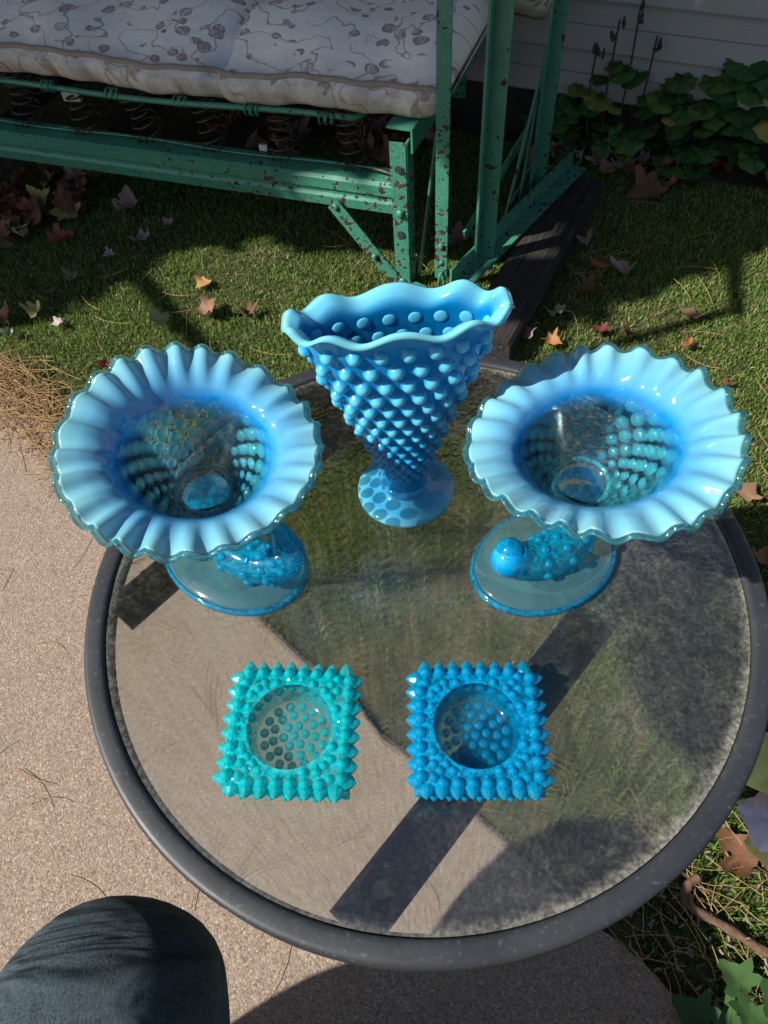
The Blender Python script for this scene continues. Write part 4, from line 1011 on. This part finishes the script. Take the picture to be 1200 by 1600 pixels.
# ------------------------------------------------------------------ broad-leaved plants at the foot of the wall
def lobed_leaf(seed, lobes=5, depth=0.14, cup=0.16, n=30):
    rr = random.Random(seed); V = [(0, 0, 0)]; ph = rr.uniform(0, 6)
    for ring, q_ in ((1, 0.38), (2, 0.74), (3, 1.0)):
        for j in range(n):
            a = -PI + 2 * PI * (j + 0.5) / n
            r = q_ * (1 - depth * (0.5 + 0.5 * math.cos(lobes * (a + PI) + PI * (lobes % 2) + 0.0)) * q_) * (1 + 0.035 * math.sin(17 * a + ph) * (ring == 3))
            r *= 1 - 0.42 * math.exp(-((abs(a) - PI) / 0.30) ** 2)
            z = -cup * q_ * q_ + 0.07 * q_ * math.cos(lobes * (a + PI)) + 0.05 * math.sin(2 * a + ph) * q_
            V.append((0.5 + 0.5 * r * math.cos(a) - 0.12, 0.5 * r * math.sin(a), z * 0.5))
    F = [(0, 1 + j, 1 + (j + 1) % n) for j in range(n)]
    for k in range(2): F += [(1 + k * n + j, 1 + (k + 1) * n + j, 1 + (k + 1) * n + (j + 1) % n, 1 + k * n + (j + 1) % n) for j in range(n)]
    return V, F
LOBED = {}
for i in range(4):
    for nm in ('hosta', 'olddleaf', 'weed'):
        LOBED[(nm, i)] = make_mesh('leaf', *lobed_leaf(i, 5 if i % 2 else 7, 0.12 + 0.04 * i), MAT[nm])

def leafy_plant(name, label, base, spread, height, count, size, seed, yellow=0.15, dirx=None, drop=0.0):
    rr = random.Random(seed); root = empty(name, tuple(base)); tag(root, label, 'plant', 'leafy plants along the house wall')
    dx = np.array([WALL_D[0], WALL_D[1], 0]); dn = np.array([WALL_N[0], WALL_N[1], 0])
    for i in range(count):
        u = rr.uniform(-1, 1); z = height * (0.12 + 0.88 * rr.random() ** 0.9) * (1 - 0.45 * abs(u) ** 2)
        out = (0.20 + 0.80 * rr.random()) * spread * 0.55 * (1.15 - 0.7 * z / height)
        p = dx * u * spread + dn * out + np.array([0, 0, z])
        L = size * rr.uniform(0.65, 1.25)
        aim = dx * (u * 0.9 + rr.uniform(-0.5, 0.5)) + dn * (0.9 + rr.uniform(-0.3, 0.5)); aim[2] = rr.uniform(-0.55, 0.05); aim /= np.linalg.norm(aim)
        nrm = np.array([0, 0, 1.0]) + dn * rr.uniform(0.2, 1.0) + dx * rr.uniform(-0.4, 0.4); nrm -= aim * (nrm @ aim); nrm /= np.linalg.norm(nrm)
        sd_ = np.cross(nrm, aim); mtx = Matrix((aim, sd_, nrm)).transposed()
        nm = 'olddleaf' if (rr.random() < yellow and z < height * 0.7) else 'hosta'
        link('leaf', LOBED[(nm, rr.randrange(4))], root, tuple(p), mtx.to_quaternion(), (L, L * rr.uniform(0.85, 1.05), L))
        b0 = dx * u * spread * 0.25 + np.array([0, 0, -0.005])
        if i % 2 == 0: obj('stem', tube([b0, b0 * 0.4 + p * 0.6 * np.array([1, 1, 0.9]), p], [0.0022, 0.0018, 0.0012], 6), MAT['stem'], root)
    return root
def gp(u, v, z=0.0): p = P(u, v, z); return np.array(p)
leafy_plant('leafy_plant', 'bushy green plant with some yellowing leaves against the siding', gp(985, 240), 0.175, 0.245, 60, 0.068, 5, 0.10)
leafy_plant('leafy_plant', 'large dark green leafy plant at the right edge by the siding', gp(1195, 262), 0.15, 0.36, 60, 0.095, 9, 0.02)
leafy_plant('leafy_plant', 'small green leaf clump at the wall behind the glider posts', gp(880, 218), 0.06, 0.13, 12, 0.07, 14, 0.0)

def dead_stalks(base, stalks, label, seed):
    rr = random.Random(seed); root = empty('dry_flower_stalk', tuple(base)); tag(root, label, 'dry stalk', 'dead flower stalks by the siding')
    for (du, h, lean) in stalks:
        b = np.array([WALL_D[0] * du, WALL_D[1] * du, 0.0]); tip = b + np.array([lean, -0.02, h]); mid = (b + tip) / 2 + np.array([rr.uniform(-.012, .012), 0, 0])
        obj('stalk', tube(catmull([b, mid, tip], 5), 0.0024, 6), MAT['deadstem'], root)
        for k in range(3):
            q_ = tip + np.array([rr.uniform(-.015, .015), rr.uniform(-.01, .01), rr.uniform(-.035, .0)])
            v, f = lathe([(0.001, -0.012), (0.004, -0.006), (0.005, 0.0), (0.003, 0.008), (0.0008, 0.012)], 8)
            obj('seed_head', (v, f), MAT['deadstem'], root, True, tuple(q_), (rr.uniform(-.9, .9), rr.uniform(-.9, .9), 0))
dead_stalks(gp(958, 232) + np.array([*(WALL_N * 0.065), 0]), [(-0.02, 0.33, -0.02), (0.0, 0.36, 0.0), (0.03, 0.30, 0.02), (-0.05, 0.28, -0.03)], 'cluster of thin dead stalks with dark seed heads, beside the glider', 4)
dead_stalks(gp(1055, 240) + np.array([*(WALL_N * 0.065), 0]), [(0.0, 0.30, 0.06), (0.015, 0.24, 0.075)], 'leaning dead stalk with a curled dry bract above the bushy plant', 6)

# ------------------------------------------------------------------ fallen leaves
def maple(seed, curl):
    rr = random.Random(seed)
    half = [(0.00, 0.0), (0.10, 0.04), (0.30, -0.06), (0.42, -0.02), (0.44, 0.08), (0.40, 0.20), (0.56, 0.27), (0.63, 0.42), (0.52, 0.44), (0.44, 0.52), (0.33, 0.50), (0.30, 0.62), (0.20, 0.72), (0.15, 0.84), (0.0, 0.98)]
    pts = [(x * (1 + rr.uniform(-.12, .12)), y + rr.uniform(-.03, .03)) for x, y in half]
    out = pts + [(-x * (1 + rr.uniform(-.1, .1)), y + rr.uniform(-.03, .03)) for x, y in reversed(pts[1:-1])]
    c = (0.0, 0.33); mids = [((x + c[0]) / 2, (y + c[1]) / 2) for x, y in out]
    ax = rr.uniform(0, PI); kk = curl; w1 = rr.uniform(0, 6)
    def zf(x, y):
        d = (x * math.cos(ax) + (y - 0.4) * math.sin(ax)); e = (-x * math.sin(ax) + (y - 0.4) * math.cos(ax))
        return kk * (1.1 * d * d + 0.35 * e * e) + 0.07 * min(kk, 1.0) * math.sin(9 * d + w1) + 0.08 * math.sin(8 * e + w1 * 2) * min(kk, 1.0)
    V = [(c[0], c[1], zf(*c))] + [(x, y, zf(x, y)) for x, y in mids] + [(x, y, zf(x, y)) for x, y in out]; n = len(out)
    F = [(0, 1 + j, 1 + (j + 1) % n) for j in range(n)] + [(1 + j, 1 + n + j, 1 + n + (j + 1) % n, 1 + (j + 1) % n) for j in range(n)]
    m = len(V)                                                  # stalk
    st = [(0.0, 0.0, zf(0, 0)), (0.03, -0.18, zf(0, 0) * 0.5 + 0.02), (0.0, -0.36, 0.03)]
    tv, tf = tube(st, 0.012, 5); V += [tuple(x) for x in tv]; F += [tuple(i + m for i in g) for g in tf]
    zmin = min(v[2] for v in V); V = [(x, y - 0.35, z - zmin) for x, y, z in V]
    return V, F
LEAFMESH = {(i, k): make_mesh('leaf', *maple(i * 7 + 1, (0.5, 0.9, 1.3, 1.8)[i % 4]), LEAFM[k]) for i in range(8) for k in LEAFM}
LR = random.Random(21)
def put_leaf(x, y, size, colour, label, group=None, z=0.016, tilt=0.35, var=None, rz=None):
    o = link('fallen_leaf', LEAFMESH[(LR.randrange(8) if var is None else var, colour)], None, (x, y, z),
             (LR.uniform(-tilt, tilt), LR.uniform(-tilt, tilt), LR.uniform(0, 2 * PI) if rz is None else rz), size)
    tag(o, label, 'leaf', group or 'fallen leaves on the lawn'); return o
single = [
    (325, 487, 37, 'tan', 'tan maple leaf on the lawn in front of the glider, left of the vase'),
    (203, 328, 36, 'mauve', 'mauve leaf lying in shade just below the glider front rail'),
    (222, 376, 26, 'pink', 'pale pinkish curled leaf on shaded lawn beside the sunny patch'),
    (263, 350, 16, 'pink', 'tiny pale leaf scrap under the glider rail'),
    (97, 380, 34, 'red', 'dark red leaf in the shade beside the leaf pile'),
    (172, 400, 16, 'pink', 'small pale pink leaf on shaded lawn below the leaf pile'),
    (115, 437, 20, 'green', 'small grey-green leaf on shaded lawn above the left comport'),
    (76, 458, 17, 'mauve', 'small lilac leaf near the pine needles'),
    (91, 505, 18, 'pink', 'pink curled leaf on the sunlit turf near the slab corner'),
    (58, 488, 26, 'yellow', 'yellow-brown leaf among the pine needles at the left'),
    (12, 524, 18, 'green', 'pale green leaf at the left edge by the slab'),
    (166, 574, 26, 'red', 'bright red leaf just behind the left comport rim'),
    (252, 507, 29, 'green', 'pale green lobed leaf on the lawn behind the left comport'),
    (318, 443, 24, 'orange', 'thin orange leaf on the lawn left of the tan maple leaf'),
    (10, 500, 30, 'brown', 'dark brown leaf at the left edge of the lawn'),
    (385, 492, 24, 'brown', 'dark curled leaf on the lawn behind the vase rim'),
    (720, 382, 38, 'mauve', 'mauve leaf in shade behind the hanging strap'),
    (628, 300, 34, 'mauve', 'mauve leaf on the ground under the glider springs'),
    (815, 521, 46, 'mauve', 'large purple-grey leaf behind the right comport beside the vase'),
    (868, 492, 32, 'green', 'yellow-green leaf on the turf near the timber end'),
    (862, 537, 26, 'orange', 'flat orange-tan leaf on sunlit turf behind the right comport'),
    (917, 463, 38, 'brown', 'curled brown leaf at the edge of the shade behind the right comport'),
    (935, 415, 28, 'orange', 'orange-brown leaf in shade right of the timber'),
    (972, 428, 36, 'pink', 'large pale grey-pink leaf in the shade on the lawn'),
    (912, 381, 30, 'pink', 'pale pink leaf lying by the timber in shade'),
    (1012, 296, 52, 'brown', 'big curled brown leaf on dark lawn in front of the bushy plant'),
    (1090, 286, 30, 'mauve', 'grey leaf lying in front of the right leafy plant'),
    (1044, 292, 20, 'orange', 'small orange star-shaped leaf on the dark lawn'),
    (1078, 492, 30, 'tan', 'narrow tan leaf lying on the thin shadow line'),
    (984, 526, 20, 'brown', 'small brown leaf on sunny turf behind the right comport'),
    (935, 519, 22, 'red', 'reddish leaf on sunny turf beside the shadow line'),
    (1076, 541, 18, 'orange', 'little orange leaf on bright turf behind the right comport'),
    (1137, 600, 18, 'brown', 'small brown leaf on bright turf right of the right comport'),
    (1165, 770, 36, 'tan', 'tan leaf beside the table rim at the right edge'),
    (1196, 880, 40, 'brown', 'brown leaf at the right edge against the table rim'),
    (1158, 1335, 62, 'brown', 'large brown oak leaf on grass under the pansies'),
    (960, 172, 36, 'orange', 'orange leaf lying under the bushy plant by the siding'),
    (935, 245, 34, 'green', 'pale green leaf upturned at the foot of the bushy plant'),
    (890, 222, 40, 'green', 'grey-green leaf on the lawn right of the glider end frame'),
    (1072, 243, 26, 'green', 'pale grey-green leaf in front of the bushy plant'),
    (1048, 258, 32, 'brown', 'brown curled leaf between the two leafy plants'),
]
for u, v, px, colr, lab in single:
    p = P(u, v, 0.014); dist = np.linalg.norm(p - CAM); size = px / 1150.0 * dist * 0.95
    put_leaf(p[0], p[1], size, colr, lab, tilt=0.30)
# piled leaves under the glider and along the wall
for i in range(130):
    u = LR.uniform(-60, 175); v = LR.uniform(265, 400); 
    if v > 395 - max(0, u) * 0.62 + LR.uniform(-10, 14): continue
    p = P(u, v, 0.02); cc = LR.choice(['tan', 'brown', 'brown', 'red', 'brown', 'yellow', 'mauve']); put_leaf(p[0], p[1], LR.uniform(0.042, 0.066), cc, cc + ' dry leaf in the heap drifted under the left part of the glider', 'leaves heaped under the glider', LR.uniform(0.012, 0.05), 0.8)
for i in range(60):
    u = LR.uniform(815, 1140); v = LR.uniform(205, 272) + (u - 950) * 0.05
    p = P(u, v, 0.015); cc = LR.choice(['tan', 'brown', 'orange', 'pink', 'brown', 'mauve', 'red']); put_leaf(p[0], p[1], LR.uniform(0.032, 0.055), cc, cc + ' dry leaf in the litter along the foot of the house wall', 'leaf litter along the wall', LR.uniform(0.012, 0.03), 0.7)
for i in range(34):
    u = LR.uniform(330, 680); v = LR.uniform(185, 250)
    p = P(u, v, 0.015); cc = LR.choice(['brown', 'red', 'mauve', 'brown', 'tan']); put_leaf(p[0], p[1], LR.uniform(0.045, 0.075), cc, cc + ' dry leaf on the dark ground behind the glider springs', 'leaves behind the springs', LR.uniform(0.012, 0.03), 0.7)

# ------------------------------------------------------------------ pine needles, husks, twig, weeds
def strips(name, items, mat, label, cat):
    V = []; F = []
    for (x, y, z, a, L, w, bend) in items:
        n = len(V); c, s = math.cos(a), math.sin(a); k = -s, c
        for t in (-0.5, -0.25, 0.0, 0.25, 0.5):
            o_ = bend * (0.25 - t * t) * 4; px_, py_ = x + c * t * L + k[0] * o_, y + s * t * L + k[1] * o_
            V += [(px_ - k[0] * w, py_ - k[1] * w, z), (px_ + k[0] * w, py_ + k[1] * w, z), (px_, py_, z + w * 1.4)]
        F += [(n + i + 3 * j, n + (i + 1) % 3 + 3 * j, n + (i + 1) % 3 + 3 * j + 3, n + i + 3 * j + 3) for j in range(4) for i in range(3)]
    o = obj(name, (V, F), mat); tag(o, label, cat, None, 'stuff'); return o
items = []
NR_ = random.Random(31)
for i in range(700):                                            # drift on the slab edge at the left
    s = abs(NR_.gauss(0, 0.07)); t = NR_.uniform(-0.02, 0.42); p = EDGE_A + EDGE_D * (t - 0.02); nn_ = np.array([EDGE_D[1], -EDGE_D[0]])
    q_ = p + nn_ * (NR_.gauss(-0.005, 0.035)); items.append((q_[0], q_[1], NR_.uniform(0.014, 0.026), NR_.uniform(0, PI), NR_.uniform(0.04, 0.09), 0.0006, NR_.uniform(-.008, .008)))
for i in range(20):                                             # loose ones on the slab
    items.append((NR_.uniform(-0.75, 0.0), NR_.uniform(-0.35, 0.75), 0.0135, NR_.uniform(0, PI), NR_.uniform(0.025, 0.07), 0.00045, NR_.uniform(-.012, .012)))
items = [it for it in items if (it[0] > 0.0 or True)]
for i in range(300):                                            # on the lawn
    x, y = NR_.uniform(-0.8, 1.2), NR_.uniform(-0.35, 1.3); items.append((x, y, NR_.uniform(0.014, 0.024), NR_.uniform(0, PI), NR_.uniform(0.05, 0.10), 0.0005, NR_.uniform(-.01, .01)))
for i in range(75):                                            # dead grass by the slab at the lower right
    x, y = P(NR_.uniform(960, 1190), NR_.uniform(1290, 1600), 0.0)[:2]; items.append((x, y, NR_.uniform(0.012, 0.026), NR_.gauss(2.1, 0.7), NR_.uniform(0.03, 0.09), 0.0005, NR_.uniform(-.01, .01)))
strips('pine_needles', items, MAT['needle'], 'scattered brown pine needles on slab and lawn', 'pine needles')
husk = mat_simple('seed_husk', (0.20, 0.17, 0.125), 0.7, 120, 0.6)
items = []
for i in range(90):
    x, y = P(NR_.uniform(930, 1200), NR_.uniform(1280, 1600), 0.0)[:2]; items.append((x, y, NR_.uniform(0.013, 0.022), NR_.uniform(0, PI), NR_.uniform(0.005, 0.011), NR_.uniform(0.0010, 0.0019), NR_.uniform(-.0006, .0006)))
strips('seed_husks', items, husk, 'pale seed husks scattered on the soil by the table', 'husks')

tw = [P(u, v, z) for u, v, z in ((1092, 1370, 0.026), (1076, 1382, 0.024), (1070, 1400, 0.022), (1082, 1418, 0.022), (1104, 1432, 0.020), (1140, 1452, 0.018), (1180, 1478, 0.016), (1240, 1512, 0.016))]
o = obj('twig', tube(catmull(tw, 5), [0.0062 - 0.0012 * math.sin(i * 0.5) ** 2 for i in range(36)], 10), MAT['twig'])
tag(o, 'bent brown twig lying on the grass below the table rim', 'twig')

def weed(u, v, label, k, size, seed):
    rr = random.Random(seed); b = P(u, v, 0.0); root = empty('weed', tuple(b)); tag(root, label, 'weed', 'weeds by the slab')
    for i in range(k):
        a = 2 * PI * i / k + rr.uniform(-.4, .4); L = size * rr.uniform(0.7, 1.15)
        link('leaf', LEAFMESH_W[rr.randrange(3)], root, (0.02 * math.cos(a), 0.02 * math.sin(a), 0.022 + 0.010 * rr.random()), (rr.uniform(-.3, .3), rr.uniform(-.3, .3), a - PI / 2), L)
LEAFMESH_W = [make_mesh('leaf', *maple(50 + i, 0.35), MAT['weed']) for i in range(3)]
weed(1165, 1560, 'green lobed weed growing at the lower right beside the twig', 3, 0.040, 3)
weed(1100, 1612, 'dark green weed in shade at the bottom edge by the slab', 3, 0.050, 8)

def pansy():
    b = P(1215, 1320, 0.0); root = empty('pansy_plant', tuple(b)); tag(root, 'pansies with yellow and pale lilac petals at the right edge', 'flower')
    def petal(L, w, cup, seed):
        rr = random.Random(seed); nu, nv = 9, 11; V = []
        for i in range(nu):
            t = i / (nu - 1); ww = w * math.sin(PI * (0.08 + 0.80 * t ** 0.75)) 
            for j in range(nv):
                s = j / (nv - 1) * 2 - 1; ruf = 0.05 * L * math.sin(5 * s + seed) * t * t
                V.append((s * ww * L, t * L * (1 - 0.12 * s * s * t), cup * L * (t * t) + ruf - 0.10 * L * s * s))
        return V, grid_faces(nu, nv, False)
    def flower(u, v, z, mats, size, tilt, rz):
        c = P(u, v, z); f = []
        for k in range(5):
            a = rz + 2 * PI * k / 5; q_ = Matrix.Rotation(a, 3, 'Z') @ Matrix.Rotation(tilt, 3, 'X')
            V, F = petal(size, 0.55, -0.15, k + 1); o = obj('petal', (V, F), mats[k], root, True, tuple(c - b + np.array([0, 0, 0.001 * k])), (tilt, 0.0, a))
        obj('stem', tube(catmull([np.array([0, 0, 0.0]), (c - b) * np.array([0.5, 0.5, 0.6]), c - b], 6), 0.0022, 8), MAT['stem'], root)
    y, w, p = MAT['petaly'], MAT['petalw'], MAT['petalp']
    flower(1216, 1195, 0.39, [y] * 5, 0.036, 0.15, 0.5)
    flower(1210, 1285, 0.36, [w, w, p, w, p], 0.030, 0.2, 1.0)
    flower(1205, 1320, 0.34, [y] * 5, 0.022, 0.1, 0.2)
    for k in range(9):
        a = 0.7 * k; pos = np.array([0.02 * math.cos(a), 0.02 * math.sin(a), 0.10 + 0.03 * k])
        link('leaf', LOBED[('weed', k % 4)], root, tuple(pos), (0.2, -0.3, a), 0.045)
    for k in range(4):
        q_ = P(1168 + 7 * k, 1262 + 10 * k, 0.2) - b
        obj('stem', tube(catmull([np.array([0.006 * k, 0.004 * k, 0]), q_ * np.array([0.6, 0.6, 0.5]), q_], 5), 0.0016, 6), MAT['twig'], root)
pansy()

# ------------------------------------------------------------------ unseen tree at the left, crown shaped to cast shade on glider and wall
def unseen_shade_tree():
    root = empty('unseen_shade_tree', (-2.45, 1.15, 0)); tag(root, 'unseen leafy tree left of the glider, its crown shaped to cast shade', 'tree')
    rr = np.random.RandomState(17)
    xs = [-2.0, -1.0, -0.82, -0.62, -0.47, -0.25, -0.10, 0.20, 0.28, 0.33, 0.556, 0.714, 0.88, 1.2, 2.6]; yb = [0.85, 0.94, 1.00, 1.10, 1.26, 1.29, 1.20, 1.19, 1.12, 0.84, 0.94, 1.005, 1.075, 1.17, 1.50]  # ground outline of the shade that the crown is shaped to cast
    n = 30000
    x = rr.uniform(-1.7, 2.8, n); y = rr.uniform(0.8, 3.0, n)
    m = y > np.interp(x, xs, yb) + rr.normal(0, 0.015, n) + 0.045
    m &= ~((x < 0.50) & (y > 1.05) & (y < 1.20) & (x > 0.2))  # gap left in the crown so sun reaches the glider front
    x, y = x[m], y[m]; n = len(x); z = 1.75 + 1.3 * rr.rand(n) + 0.15 * np.sin(x * 5)
    px, py = x - SHIFT[0] * z, y - SHIFT[1] * z  # leaves set back along the sun's rays from their shade spots
    c = np.stack([px, py, z], 1)
    nrm = rr.normal(0, 1, (n, 3)) + np.array([-0.5, -0.2, 0.9]); nrm /= np.linalg.norm(nrm, axis=1, keepdims=True)
    t = np.cross(nrm, rr.normal(0, 1, (n, 3))); t /= np.linalg.norm(t, axis=1, keepdims=True); w = np.cross(nrm, t)
    L = rr.uniform(0.035, 0.06, n)[:, None]
    V = np.stack([c - t * L, c - w * L * 0.62, c + t * L, c + w * L * 0.62], 1) - np.array([-2.45, 1.15, 0])
    me = make_mesh('crown', V.reshape(-1, 3), (np.arange(n)[:, None] * 4 + np.arange(4)).tolist(), MAT['tree'], False)
    o = link('crown', me, root); o['kind'] = 'stuff'
    obj('trunk', tube(catmull([(0, 0, 0), (0.02, 0.02, 0.7), (0.1, 0.0, 1.5), (0.3, 0.1, 2.2), (0.5, 0.25, 2.7)], 6), list(np.linspace(0.13, 0.04, 25)), 14), MAT['bark'], root)
    zl = 1.62                                                   # two unseen limbs, added only to cast the thin angled shadow
    def at(x, y): return np.array([x - SHIFT[0] * zl + 2.45, y - SHIFT[1] * zl - 1.15, zl])
    obj('unseen_limb', tube(catmull([(0.12, 0.0, 1.45), at(-0.15, 0.66), at(0.24, 0.768), at(0.48, 0.832), at(0.72, 0.897)], 6), list(np.linspace(0.018, 0.0125, 25)), 10), MAT['bark'], root)
    obj('unseen_limb', tube(catmull([at(0.745, 0.885), at(0.775, 0.975), at(0.82, 1.09), at(0.95, 1.3)], 6), list(np.linspace(0.013, 0.018, 19)), 10), MAT['bark'], root)
    for k, e in enumerate(((1.6, 0.2, 2.3), (0.9, 1.2, 2.5), (-0.5, 0.9, 2.4), (1.3, -0.3, 2.1), (-0.9, -0.1, 2.2), (1.9, 0.9, 2.6))):
        s0 = np.array([0.08 + 0.02 * k, 0.01, 1.3 + 0.12 * k]); e = np.array(e)
        obj('unseen_limb', tube(catmull([s0, s0 * 0.5 + e * 0.5 + np.array([0, 0, 0.15]), e], 6), list(np.linspace(0.055, 0.012, 13)), 8), MAT['bark'], root)
unseen_shade_tree()
